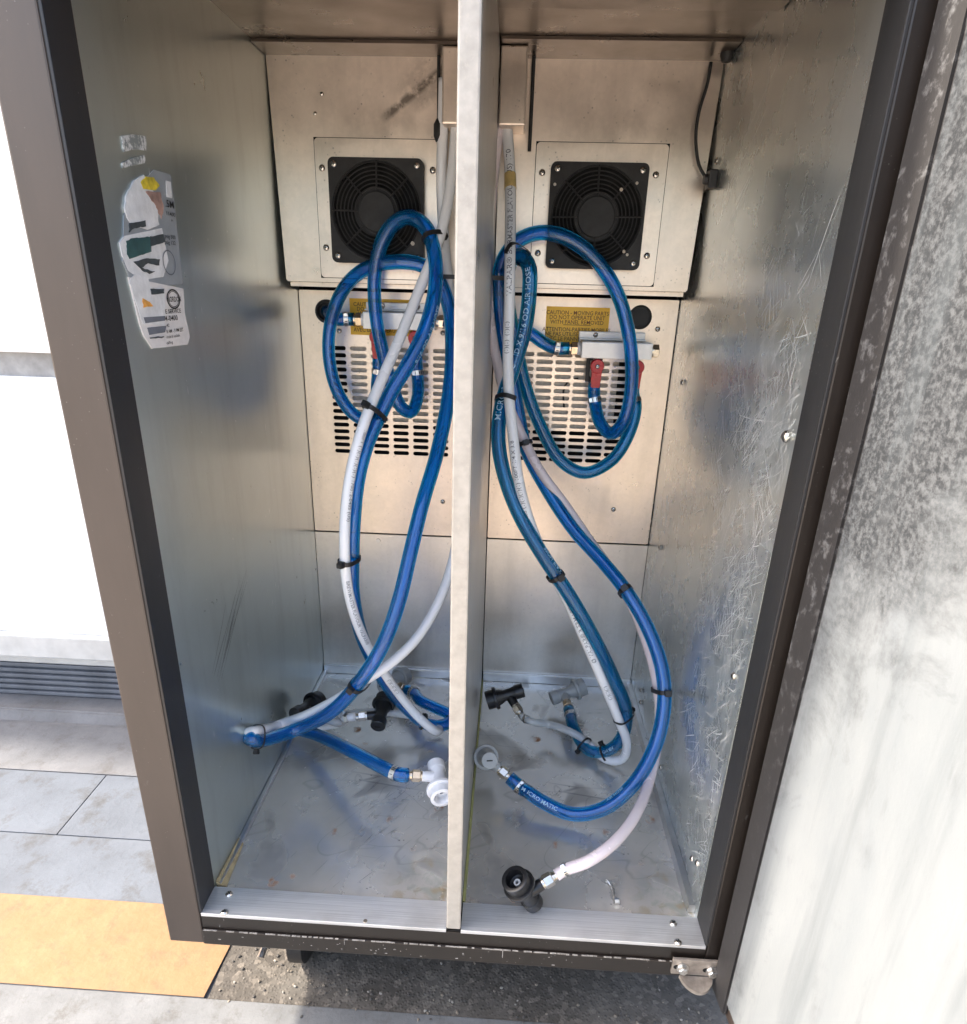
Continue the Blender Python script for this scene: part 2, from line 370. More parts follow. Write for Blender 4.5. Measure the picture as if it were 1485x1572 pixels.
def frames(pts):
    out = []; N = None
    for i, p in enumerate(pts):
        T = (pts[min(i + 1, len(pts) - 1)] - pts[max(i - 1, 0)]).normalized()
        N = T.orthogonal().normalized() if N is None else (N - T * N.dot(T)).normalized()
        out.append((T, N, T.cross(N)))
    return out
def spline(P, step=.006):
    P = [V(p) for p in P]; Q = [P[0] * 2 - P[1]] + P + [P[-1] * 2 - P[-2]]; dense = []
    for i in range(1, len(Q) - 2):
        p0, p1, p2, p3 = Q[i - 1:i + 3]
        t0 = 0; t1 = t0 + max((p1 - p0).length, 1e-4) ** .5; t2 = t1 + max((p2 - p1).length, 1e-4) ** .5; t3 = t2 + max((p3 - p2).length, 1e-4) ** .5
        for k in range(24):
            t = t1 + (t2 - t1) * k / 24
            a1 = p0 * ((t1 - t) / (t1 - t0)) + p1 * ((t - t0) / (t1 - t0)); a2 = p1 * ((t2 - t) / (t2 - t1)) + p2 * ((t - t1) / (t2 - t1)); a3 = p2 * ((t3 - t) / (t3 - t2)) + p3 * ((t - t2) / (t3 - t2))
            b1 = a1 * ((t2 - t) / (t2 - t0)) + a2 * ((t - t0) / (t2 - t0)); b2 = a2 * ((t3 - t) / (t3 - t1)) + a3 * ((t - t1) / (t3 - t1))
            dense.append(b1 * ((t2 - t) / (t2 - t1)) + b2 * ((t - t1) / (t2 - t1)))
    dense.append(P[-1])
    for _ in range(10):   # relax small kinks
        dense = [dense[0]] + [dense[i] * .5 + (dense[i - 1] + dense[i + 1]) * .25 for i in range(1, len(dense) - 1)] + [dense[-1]]
    L = [0]
    for a, b in zip(dense, dense[1:]): L.append(L[-1] + (b - a).length)
    n = max(3, int(L[-1] / step)); out = []; j = 0
    for k in range(n + 1):
        s = L[-1] * k / n
        while j < len(L) - 2 and L[j + 1] < s: j += 1
        f = (s - L[j]) / max(L[j + 1] - L[j], 1e-9); out.append(dense[j].lerp(dense[j + 1], min(1, f)))
    return out
def nearest(path, px, py, bias=1500):
    best = None
    for i, p in enumerate(path):
        q = RM.transposed() @ (p - CAM); x = PPX + FPX * q.x / -q.z; y = PPY - FPX * q.y / -q.z
        d = (x - px) ** 2 + (y - py) ** 2 + max(0, p.y) * bias
        if best is None or d < best[0]: best = (d, i)
    return best[1]

_DG = [None]
def curve_mesh(cu):
    o = bpy.data.objects.new('tmp', cu); COL.objects.link(o)
    dg = bpy.context.evaluated_depsgraph_get(); me = bpy.data.meshes.new_from_object(o.evaluated_get(dg))
    bpy.data.objects.remove(o); bpy.data.curves.remove(cu); me.materials.clear(); return me
def text_mesh(txt, size, align='LEFT', xs=1., depth=0):
    cu = bpy.data.curves.new('text', 'FONT'); cu.body = txt; cu.size = size; cu.align_x = align; cu.resolution_u = 2; cu.extrude = depth; cu.offset = size * .008
    me = curve_mesh(cu)
    if xs != 1: me.transform(M.Diagonal((xs, 1, 1, 1)))
    return me
def plate_mesh(loops, thick):
    cu = bpy.data.curves.new('plate', 'CURVE'); cu.dimensions = '2D'; cu.fill_mode = 'BOTH'; cu.extrude = thick / 2
    for lp in loops:
        sp = cu.splines.new('POLY'); sp.points.add(len(lp) - 1); sp.use_cyclic_u = True
        for p, (x, y) in zip(sp.points, lp): p.co = (x, y, 0, 1)
    return curve_mesh(cu)
def circ(cx, cy, r, n=40): return [(cx + r * math.cos(2 * PI * k / n), cy + r * math.sin(2 * PI * k / n)) for k in range(n)]
def rrect(x0, x1, y0, y1, r, n=5):
    o = []
    for cx, cy, a in ((x1 - r, y0 + r, -90), (x1 - r, y1 - r, 0), (x0 + r, y1 - r, 90), (x0 + r, y0 + r, 180)):
        o += [(cx + r * math.cos(R_(a + 90 * k / n)), cy + r * math.sin(R_(a + 90 * k / n))) for k in range(n + 1)]
    return o
XZ = lambda y: M(((1, 0, 0, 0), (0, 0, -1, y), (0, 1, 0, 0), (0, 0, 0, 1)))   # plate plane -> upright, facing the viewer (-Y)

# ------------------------------------------------------------------ the setting
ZG = -.17
g = MB().box(-60, 60, -60, 60, ZG - .3, ZG - .012).build('ground', 'yard', origin=(0, 0, ZG), kind='structure')
pv = MB().box(-1.7, -.02, ZG + .0, ZG + .01, 0, 0.001)
pv.b.free()
pav = MB().box(-1.75, 1.6, -.30, .70, ZG - .0118, ZG - .0035).build('pavement', 'kerb', origin=(0, 0, ZG), kind='structure')
def slab(x0, x1, y0, y1, mat, zt=ZG, nm='paving_slab'): return MB().box(x0, x1, y0, y1, zt - .0034, zt, .0012).build(nm, mat, pav)
yA, yB, yC, yD = (az(0, 1180, ZG).y, az(0, 1276, ZG).y, az(0, 1372, ZG).y, az(0, 1510, ZG).y)
slab(-1.7, -.30, yA + .0015, .548, 'kerb')
cutx = az(130, 1230, ZG).x
slab(-1.7, cutx - .0007, yB + .0008, yA - .0008, 'slab'); slab(cutx + .0007, -.30, yB + .0008, yA - .0008, 'slab')
slab(-1.7, -.30, yC + .0008, yB - .0008, 'slab')
slab(-1.7, 1.55, -.30, yD - .0002, 'front')
xa, xb = az(345, 1449, ZG).x, az(318, 1521, ZG).x
MB().hexa([(-1.7, yD, ZG - .0034), (xb, yD, ZG - .0034), (-.296, yC, ZG - .0034), (-1.7, yC, ZG - .0034), (-1.7, yD, ZG), (xb, yD, ZG), (-.296, yC, ZG), (-1.7, yC, ZG)]).build('paving_slab', 'slab', pav)
mk = MB().hexa([(-1.69, yD + .0003, ZG + .0002), (xb - .0003, yD + .0003, ZG + .0002), (-.2963, yC - .0003, ZG + .0002), (-1.69, yC - .0003, ZG + .0002),
                (-1.69, yD + .0003, ZG + .0012), (xb - .0003, yD + .0003, ZG + .0012), (-.2963, yC - .0003, ZG + .0012), (-1.69, yC - .0003, ZG + .0012)]).build('yellow_marking', 'stripe', kind='structure')
asp = MB().box(-.30, 1.5, yD + .0003, .548, ZG - .0034, ZG - .001).build('asphalt', 'asphalt', kind='structure')
# loose aggregate standing proud of the asphalt under the cabinet
mb = MB()
for k in range(260):
    x = random.uniform(-.29, .32); y = random.triangular(yD - .02, .20, yD + .02); r = random.uniform(.0008, .0023)
    v = bmesh.ops.create_icosphere(mb.b, subdivisions=1, radius=r, matrix=M.Translation((x, y, ZG + r * .15)) @ M.Rotation(random.random() * 6, 4, 'Z') @ M.Diagonal((1.2, .85, .6, 1)))
    mi = random.choice((0, 0, 0, 0, 1, 1, 2))
    for q in v['verts']:
        for f in q.link_faces: f.material_index = mi
MT['peb_d'] = simple('dark_pebble', (.07, .065, .06), .85, 0, .3, 200); MT['peb_m'] = simple('brown_pebble', (.18, .155, .125), .85, 0, .3, 200); MT['peb_l'] = simple('pale_pebble', (.24, .225, .2), .8, 0, .2, 200)
mb.build('gravel', ['peb_d', 'peb_m', 'peb_l'], kind='stuff')

# white wall behind, on the left
YW = .60
wall = thing('white_wall', 'white panelled wall with a dark ribbed base behind the cabinet', 'wall', (-1.0, YW, ZG))
z0 = ay(0, 968, YW).z; z1 = ay(0, 578, YW).z; z2 = ay(0, 540, YW).z
MB().box(-2.2, 1.9, YW, YW + .12, z0, z1, .003).build('wall_panel', 'wallwhite', wall)
MB().box(-2.2, 1.9, YW, YW + .12, z2, 1.9, .003).build('wall_panel', 'wallwhite', wall)
MB().box(-2.2, 1.9, YW + .012, YW + .11, z1, z2).build('joint_strip', 'joint', wall)
zb0 = ay(0, 1003, YW).z; zb1 = ay(0, 1075, YW).z
MB().box(-2.2, 1.9, YW - .012, YW + .10, zb0, z0, .004).build('metal_sill', 'ledge', wall)
MB().box(-2.2, 1.9, YW + .03, YW + .10, zb1, zb0).build('kick_plate', 'wallgrey', wall)
nr = 6
for k in range(nr):
    zc = zb1 + (zb0 - zb1) * (k + .5) / nr * .72
    MB().box(-2.2, 1.9, YW + .022, YW + .0305, zc - .004, zc + .004, .002).build('rib', 'wallgrey', wall)
MB().box(-2.2, 1.9, YW + .012, YW + .032, zb0 - .026, zb0 - .001, .003).build('flashing', 'ledge', wall)
MB().hexa([(-2.2, .552, ZG - .01), (1.9, .552, ZG - .01), (1.9, YW + .1, ZG - .01), (-2.2, YW + .1, ZG - .01), (-2.2, .575, zb1), (1.9, .575, zb1), (1.9, YW + .1, zb1), (-2.2, YW + .1, zb1)], .003).build('kerb_ledge', 'kerb', wall)

# ------------------------------------------------------------------ cabinet
HW, D, YS, YB = .2745, .527, .0363, .450
ZTOP, ZC = 1.0, .905
XP0, XP1 = -.0035, .0118
cab = thing('keg_cabinet', 'open brown framed keg cabinet with galvanized lining and a centre partition', 'cabinet', (0, .28, ZG))
def part(mb, name, mat, **kw): return mb.build(name, mat, cab, **kw)
SO = .312
part(MB().box(-SO, -HW - .003, .002, D + .03, -.040, ZTOP), 'outer_side', 'brown')
part(MB().box(HW + .003, SO, .002, D + .03, -.040, ZTOP), 'outer_side', 'brown')
part(MB().box(-SO, SO, D + .0301, D + .034, -.04, ZTOP), 'outer_back', 'brown')
part(MB().box(-SO, SO, .002, D + .03, ZTOP + .0005, ZTOP + .02), 'outer_top', 'brown')
part(MB().box(-HW - .003, HW + .003, .004, D + .03, -.040, -.0025), 'base', 'rail')
part(MB().box(-HW - .003, -HW, YS - .002, D, 0, ZC), 'side_panel', 'galv_left', label='bluish galvanized left side panel with white drips')
rw = part(MB().box(HW, HW + .003, YS - .002, D, 0, ZC), 'side_panel', 'galv_right', label='heavily scratched galvanized right side panel')
part(MB().box(-HW + .0006, XP0 - .0006, .5206, .5236, 0.0005, .2672), 'back_panel', 'galv_back')
part(MB().box(XP1 + .0006, HW - .0006, .5206, .5236, 0.0005, .2672), 'back_panel', 'galv_back')
part(MB().box(-HW, HW, D + .02, D + .028, -.002, ZC), 'rear_lining', 'void')
fl = part(MB().box(-HW, XP0, YS - .002, D, -.0025, 0), 'floor_panel', 'floor')
fr = part(MB().box(XP1, HW, YS - .002, D, -.0025, 0), 'floor_panel', 'floor')
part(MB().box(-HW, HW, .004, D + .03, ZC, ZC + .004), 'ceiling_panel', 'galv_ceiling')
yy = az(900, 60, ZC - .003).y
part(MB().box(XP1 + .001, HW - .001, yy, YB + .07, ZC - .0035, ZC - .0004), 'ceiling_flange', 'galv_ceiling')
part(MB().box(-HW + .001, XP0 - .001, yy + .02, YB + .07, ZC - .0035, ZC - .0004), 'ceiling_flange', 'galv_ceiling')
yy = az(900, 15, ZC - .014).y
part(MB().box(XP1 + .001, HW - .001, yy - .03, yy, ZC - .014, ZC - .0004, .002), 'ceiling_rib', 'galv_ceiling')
# partition with its folded front edge
pt = part(MB().box(XP0 + .001, XP1 - .001, .006, D - .001, .0, ZC - .001), 'partition', 'galv')
MB().box(XP0, XP1, 0, .0058, .0055, ZC - .001, .0016).build('front_edge', 'cap', pt)
# base trims
for x0, x1 in ((-HW, XP0), (XP1, HW)):
    part(MB().box(x0 + .001, x1 - .001, D - .0122, D - .0066, 0.0002, .016, .001), 'base_trim', 'alu')
part(MB().hexa([(HW - .009, YS + .01, .0003), (HW - .0003, YS + .01, .0003), (HW - .0003, D - .0125, .0003), (HW - .009, D - .0125, .0003), (HW - .0075, YS + .01, .012), (HW - .0003, YS + .01, .012), (HW - .0003, D - .0125, .012), (HW - .0075, D - .0125, .012)]), 'base_trim', 'alu')
part(MB().box(-HW + .0003, -HW + .006, YS + .004, D - .0125, .0003, .006, .001), 'base_trim', 'alu')
# right wall front flange strip
part(MB().box(HW - .0012, HW + .0005, YS + .001, YS + .030, .012, .44), 'edge_flange', 'galv_right')
# sill strips
for x0, x1 in ((-HW - .0005, XP0 - .0003), (XP1 + .0003, HW + .0005)):
    part(MB().box(x0, x1, -.0005, YS, .0005, .005, .0006), 'sill_strip', 'sill')
# front frame
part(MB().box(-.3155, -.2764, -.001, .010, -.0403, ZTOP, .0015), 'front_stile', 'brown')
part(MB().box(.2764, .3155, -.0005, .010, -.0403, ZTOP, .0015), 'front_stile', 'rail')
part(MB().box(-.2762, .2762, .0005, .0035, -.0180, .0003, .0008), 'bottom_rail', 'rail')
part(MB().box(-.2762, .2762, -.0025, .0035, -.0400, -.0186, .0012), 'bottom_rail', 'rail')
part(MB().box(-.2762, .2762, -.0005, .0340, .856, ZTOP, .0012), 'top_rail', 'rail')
# chipped paint line along the rail seam
mb = MB(); x = -.274; zz = -.0186
while x < .27:
    l = random.uniform(.0015, .006); h = random.choice((.00008, .00015, .0002, .0003, .0006)); zz = -.0185 + random.uniform(-.00015, .00015)
    if random.random() < .72: mb.box(x, x + l, -.0027, -.0012, zz - h, zz + .0002)
    if random.random() < .06 and -.12 < x < .1: mb.box(x, x + random.uniform(.0004, .0009), -.0027, -.0022, zz - random.uniform(.003, .013), zz)
    x += l + random.choice((0, 0, .0004, .002))
for k in range(46):
    x = random.gauss(-.03, .13); z = random.uniform(-.037, -.021); r = random.uniform(.0002, .0009)
    if abs(x) < .27: mb.box(x, x + r * random.uniform(1, 4), -.0027, -.0022, z, z + r)
MT['chip'] = simple('chipped_paint', (.26, .245, .225), .8, 0, .5, 300)
part(mb, 'paint_chip', 'chip', kind='stuff')
part(MB().box(-HW - .0025, -HW + .0006, .0002, YS, .0052, .8555, .0008), 'jamb_strip', 'jamb', label='black plastic jamb strip on the left of the opening')
part(MB().box(HW - .0006, HW + .0025, .0002, YS, .0052, .8555, .0008), 'jamb_strip', 'jamb_grey', label='charcoal jamb strip on the right of the opening')

# hairline scratches and dried drips: thin ribbons a hair proud of the sheet
MT['scratch'] = simple('bright_scratch', (.92, .93, .92), .6, 0, .2, 300); MT['darkscratch'] = simple('dark_scratch', (.10, .10, .10), .6, .3, .3, 300)
def ribbons(name, mat, n, fn, place):
    mb = MB()
    for k in range(n):
        u, v, ang, L, w, curve = fn(); m = max(2, int(L / .008)); pts = []
        for q in range(m + 1):
            pts.append((u, v)); u += math.cos(ang) * L / m; v += math.sin(ang) * L / m; ang += curve / m + random.gauss(0, .012)
        prev = None
        for q, (a, b) in enumerate(pts):
            a2, b2 = pts[min(q + 1, m)]; a1, b1 = pts[max(q - 1, 0)]; d = math.hypot(a2 - a1, b2 - b1) or 1; nx, ny = -(b2 - b1) / d, (a2 - a1) / d
            ww = w * (.25 + .75 * math.sin(PI * min(.98, max(.02, q / m)))); P0, P1 = place(a + nx * ww, b + ny * ww), place(a - nx * ww, b - ny * ww)
            cur = None if P0 is None or P1 is None else (mb.b.verts.new(P0), mb.b.verts.new(P1))
            if prev and cur: mb.b.faces.new((prev[0], prev[1], cur[1], cur[0]))
            prev = cur
    part(mb, name, mat, kind='stuff')
RNG = random.Random(5)
def on_right(y, z): return (HW - .0014, y, z) if .04 < y < .51 and .02 < z < .88 else None
def sc_right():
    c = RNG.choice(((.10, .42), (.07, .50), (.10, .28), (.08, .12), (.13, .18), (.16, .45), (.14, .33), (.11, .56)))
    y, z = RNG.gauss(c[0], .045), RNG.gauss(c[1], .07); a = RNG.choice((.75, 1.0, 1.35, 1.57, 2.1, 2.4, -.6)) + RNG.gauss(0, .25)
    return y, z, a, RNG.uniform(.006, .05) * (2 if RNG.random() < .08 else 1), RNG.choice((.0001, .00013, .00016, .0002, .00034)), RNG.gauss(0, .14)
MT['faint'] = simple('faint_scratch', (.80, .82, .81), .55, .25, .2, 300)
ribbons('scratch_mark', 'faint', 1300, sc_right, on_right)
ribbons('scratch_mark', 'scratch', 560, sc_right, on_right)
ribbons('scratch_mark', 'scratch', 34, lambda: (RNG.uniform(.10, .17), RNG.uniform(.485, .53), -.75 + RNG.gauss(0, .12) + PI, RNG.uniform(.02, .07), .0002, RNG.gauss(0, .2)), on_right)
ribbons('scratch_mark', 'scratch', 9, lambda: (RNG.uniform(.28, .36), RNG.uniform(.70, .82), 2.6 + RNG.gauss(0, .05), RNG.uniform(.05, .12), .00022, 0), on_right)
def on_left(y, z): return (-HW + .0003, y, z) if .04 < y < .51 and .02 < z < .88 else None
ribbons('drip_mark', 'scratch', 90, lambda: (RNG.uniform(.08, .48), RNG.choice((RNG.uniform(.05, .4), RNG.gauss(.6, .09))), -1.57 + RNG.gauss(0, .06), RNG.choice((.0015, .002, .003, .008)), RNG.uniform(.0003, .0006), 0), on_left)
ribbons('scratch_mark', 'darkscratch', 10, lambda: (RNG.uniform(.10, .14), RNG.uniform(.225, .25), .72 + RNG.gauss(0, .05), RNG.uniform(.04, .15), .0003, RNG.gauss(0, .1)), on_left)
def on_floor(x, y): return (x, y, .0003) if (-.26 < x < -.008 or .016 < x < .26) and .04 < y < .5 else None
ribbons('scratch_mark', 'darkscratch', 130, lambda: (RNG.choice((RNG.gauss(-.12, .05), RNG.uniform(-.25, .25))), RNG.gauss(.18, .08), .95 + RNG.gauss(0, .12), RNG.uniform(.006, .03), RNG.uniform(.0001, .0003), 0), on_floor)
MT['sealant'] = simple('stained_sealant', (.34, .27, .15), .7, 0, .35, 70, .4); MT['greenseal'] = simple('yellow_green_sealant', (.33, .33, .13), .6, 0, .2, 60)
part(MB().hexa([(-HW + .0002, YS + .003, .0004), (-HW + .013, YS + .003, .0004), (-HW + .008, YS + .07, .0004), (-HW + .0002, YS + .075, .0004), (-HW + .0002, YS + .003, .010), (-HW + .006, YS + .003, .0035), (-HW + .0065, YS + .07, .003), (-HW + .0002, YS + .075, .007)], .001), 'sealant', 'sealant')
part(MB().hexa([(XP1 - .0005, YS + .004, .0003), (XP1 + .0028, YS + .004, .0003), (XP1 + .0022, D - .01, .0003), (XP1 - .0005, D - .01, .0003), (XP1 - .0005, YS + .004, .003), (XP1 + .0008, YS + .004, .002), (XP1 + .0008, D - .01, .002), (XP1 - .0005, D - .01, .003)]), 'sealant', 'greenseal')

# ---- screws (one mesh shared)
def make_screw_mesh():
    mb = MB(); mb.lathe((0, 0, 0), (0, 0, 1), [(0, 1), (.18, 1), (.42, .82), (.58, .5), (.64, .2)], 16)
    mb.mi = 1
    mb.box(-.5, .5, -.1, .1, .45, .655); mb.box(-.1, .1, -.5, .5, .45, .657)
    me = mb.me('screw'); me.materials.append(MT['screw']); me.materials.append(MT['void']); me['shared'] = 1
    me.polygons.foreach_set('use_smooth', [True] * len(me.polygons)); return me
SCR = make_screw_mesh()
def screw(P, nrm, r=.0036, parent=None, name='screw', rot=None):
    parent = parent or cab
    o = bpy.data.objects.new(name, SCR); COL.objects.link(o); o.parent = parent
    q = V(nrm).to_track_quat('Z', 'Y').to_matrix() @ M.Rotation(random.random() * 3 if rot is None else rot, 3, 'Z')
    o.matrix_local = M.Translation(V(P) - WLOC[parent.name]) @ q.to_4x4() @ M.Scale(r, 4)
    WLOC[o.name] = V(P); return o
for p in ((352, 1373), (345, 1401), (1034, 1418), (1041, 1447)): screw(az(*p, .005), (0, 0, 1), .0042)
for p in ((1048, 587), (1014, 840), (985, 1060), (984, 1078), (1015, 1178), (1063, 1318), (1071, 1325), (1127, 1038), (1101, 247)): screw(ax(*p, HW - .0012), (-1, 0, 0), .0040)
rv = ax(1208, 670, HW - .0012)
part(MB().lathe(rv, (-1, 0, 0), [(0, .0055), (.002, .005), (.0035, .003), (.0045, .001)], 14), 'latch_stud', 'screw', smooth=True)
for p in ((561, 1414),): part(MB().lathe(az(*p, .0051), (0, 0, 1), [(0, .0025), (.0006, .0022)], 10), 'rivet', 'nickel')

# ---- upper evaporator covers and fans
ZU, ZT = .650, .9046
for side in (0, 1):
    if side == 0: xa0, xa1, xb0, xb1 = -.2686, XP0 - .0006, -.2738, XP0 - .0006
    else: xa0, xa1, xb0, xb1 = XP1 + .0006, .2662, XP1 + .0006, .2738
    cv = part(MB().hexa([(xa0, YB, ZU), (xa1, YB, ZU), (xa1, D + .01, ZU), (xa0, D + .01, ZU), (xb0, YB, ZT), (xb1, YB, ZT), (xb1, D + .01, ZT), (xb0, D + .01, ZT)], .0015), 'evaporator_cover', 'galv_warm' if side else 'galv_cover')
    MB().box(xa0 + .002, xa1 - .002, YB + .012, D, ZU - .006, ZU - .0005).build('cover_lip', 'galv_warm', cv)
    fx = -.2007 if side == 0 else .0778
    px0, px1, pz0, pz1 = fx - .019, fx + .143, ZU + .006, .8165
    pl = plate_mesh([rrect(px0, px1, pz0, pz1, .005)], .0012); pl.transform(XZ(YB - .0007))
    link('fan_plate', pl, 'galv_warm', cv)
    MB().box(px0 - .0008, px1 + .0008, YB - .0004, YB + .0004, pz0 - .0008, pz1 + .0008).build('plate_gap', 'void', cv)
    yp = YB - .0013
    cx, cz = fx + .06, .7343
    fan = thing('tmpfan', '', '', (0, 0, 0)); bpy.data.objects.remove(fan)
    fm = plate_mesh([rrect(cx - .06, cx + .06, cz - .06, cz + .06, .007), circ(cx, cz, .0570, 64)], .013); fm.transform(XZ(yp - .0067))
    fan = link('fan', fm, 'fanblack', cab, label='left black cooling fan' if side == 0 else 'right black cooling fan with dusty guard')
    MB().lathe((cx, yp - .0006, cz), (0, 1, 0), [(0, .058), (.0004, .058)], 48).build('fan_well', 'void', fan)
    # grille: rings and spokes, one moulding
    gm = MB()
    for k in range(7):
        r = .0275 + k * .0047; c0 = [V((cx + r * math.cos(2 * PI * q / 56), yp - .0118, cz + r * math.sin(2 * PI * q / 56))) for q in range(57)]
        gm.tube(c0, .00072 if k else .0012, 6, False)
    for k in range(8):
        a = 2 * PI * k / 8 + (.02 if side else -.02); u = V((math.cos(a), 0, math.sin(a))); c = V((cx, yp - .0118, cz))
        gm.cyl(c + u * .022, c + u * .0574, .0011, 8)
    gm.build('grille', 'fanblack', fan)
    MB().lathe((cx, yp - .009, cz), (0, -1, 0), [(0, .0285), (.001, .0285), (.001, .0235), (.0042, .0235), (.005, .0225), (.0052, .001)], 40).build('hub', 'fanblack', fan)
    for k in range(7):
        a = 2 * PI * k / 7; u = V((math.cos(a), 0, math.sin(a))); w = V((-math.sin(a), 0, math.cos(a))); c = V((cx, yp - .004, cz))
        MB().hexa([c + u * .021 - w * .009 + V((0, -.002, 0)), c + u * .021 + w * .009 + V((0, .0015, 0)), c + u * .021 + w * .009 + V((0, .0025, 0)), c + u * .021 - w * .009 + V((0, -.001, 0)),
                   c + u * .055 - w * .014 + V((0, -.002, 0)), c + u * .055 + w * .012 + V((0, .0015, 0)), c + u * .055 + w * .012 + V((0, .0025, 0)), c + u * .055 - w * .014 + V((0, -.001, 0))]).build('blade', 'void', fan)
    for sx in (-1, 1):
        for sz in (-1, 1): screw((cx + sx * .0520, yp - .0132, cz + sz * .0520), (0, -1, 0), .0040, fan)
    for sx in (-1, 1):
        for zz in (.7835, .692): screw((cx + sx * .0705, YB - .0013, zz), (0, -1, 0), .0040, cv)
    if side:   # dust flecks caught in the guard
        for (qx, qy) in ((978, 281), (954, 291), (958, 386), (852, 283), (963, 391)):
            P = ay(qx, qy, yp - .0122); MB().lathe(P, (0, -1, 0), [(0, .0016), (.0008, .0022), (.0016, .001)], 7).build('dust_fleck', 'foam', fan)
    else:
        P = ay(634, 374, yp - .0122); MB().lathe(P, (0, -1, 0), [(0, .0022), (.0008, .003), (.0016, .001)], 7).build('dust_fleck', 'foam', fan)
# probes, tube ducts, grommets above
p0 = ay(813, 232, YB - .006)
part(MB().cyl(p0, (p0.x, p0.y, ZC), .0022, 10), 'probe_tube', 'rubber')
p0 = ay(673, 228, YB - .006)
part(MB().cyl(p0, (p0.x, p0.y, ZC), .0018, 10), 'probe_tube', 'rubber')
xd = ay(808, 150, YB - .05).x; zd = ay(780, 192, YB - .05).z
part(MB().box(XP1 + .0005, xd, YB - .050, YB - .0008, zd, ZC - .004, .002), 'tube_duct', 'galv_warm')
xd = ay(676, 150, YB - .045).x; zd = ay(690, 190, YB - .045).z
part(MB().box(xd + .002, XP0 - .0005, YB - .045, YB - .0008, zd, ZC - .004, .002), 'tube_duct', 'galv_warm')
P = ay(674, 200, YB - .02); part(MB().lathe(P, (0, 0, 1), [(-.012, .004), (-.006, .0065), (.006, .0065), (.012, .003)], 14), 'tube_clip', 'rubber', smooth=True)
P = ay(693, 75, YB - .028); part(MB().box(P.x - .003, P.x + .003, P.y - .003, P.y + .003, P.z - .011, P.z + .011, .001), 'hook_bracket', 'rubber')
P = ax(1128, 47, HW - .001) if False else ay(1127, 47, YB - .03)
part(MB().lathe((min(P.x, HW - .006), P.y, ZC - .002), (0, 0, -1), [(0, .008), (.004, .0078), (.010, .005), (.011, .002)], 16), 'ceiling_grommet', 'rubber', smooth=True)
# small screws and pits on the left cover
for (qx, qy) in ((484, 174), (494, 144)): screw(ay(qx, qy, YB - .0003), (0, -1, 0), .0024)

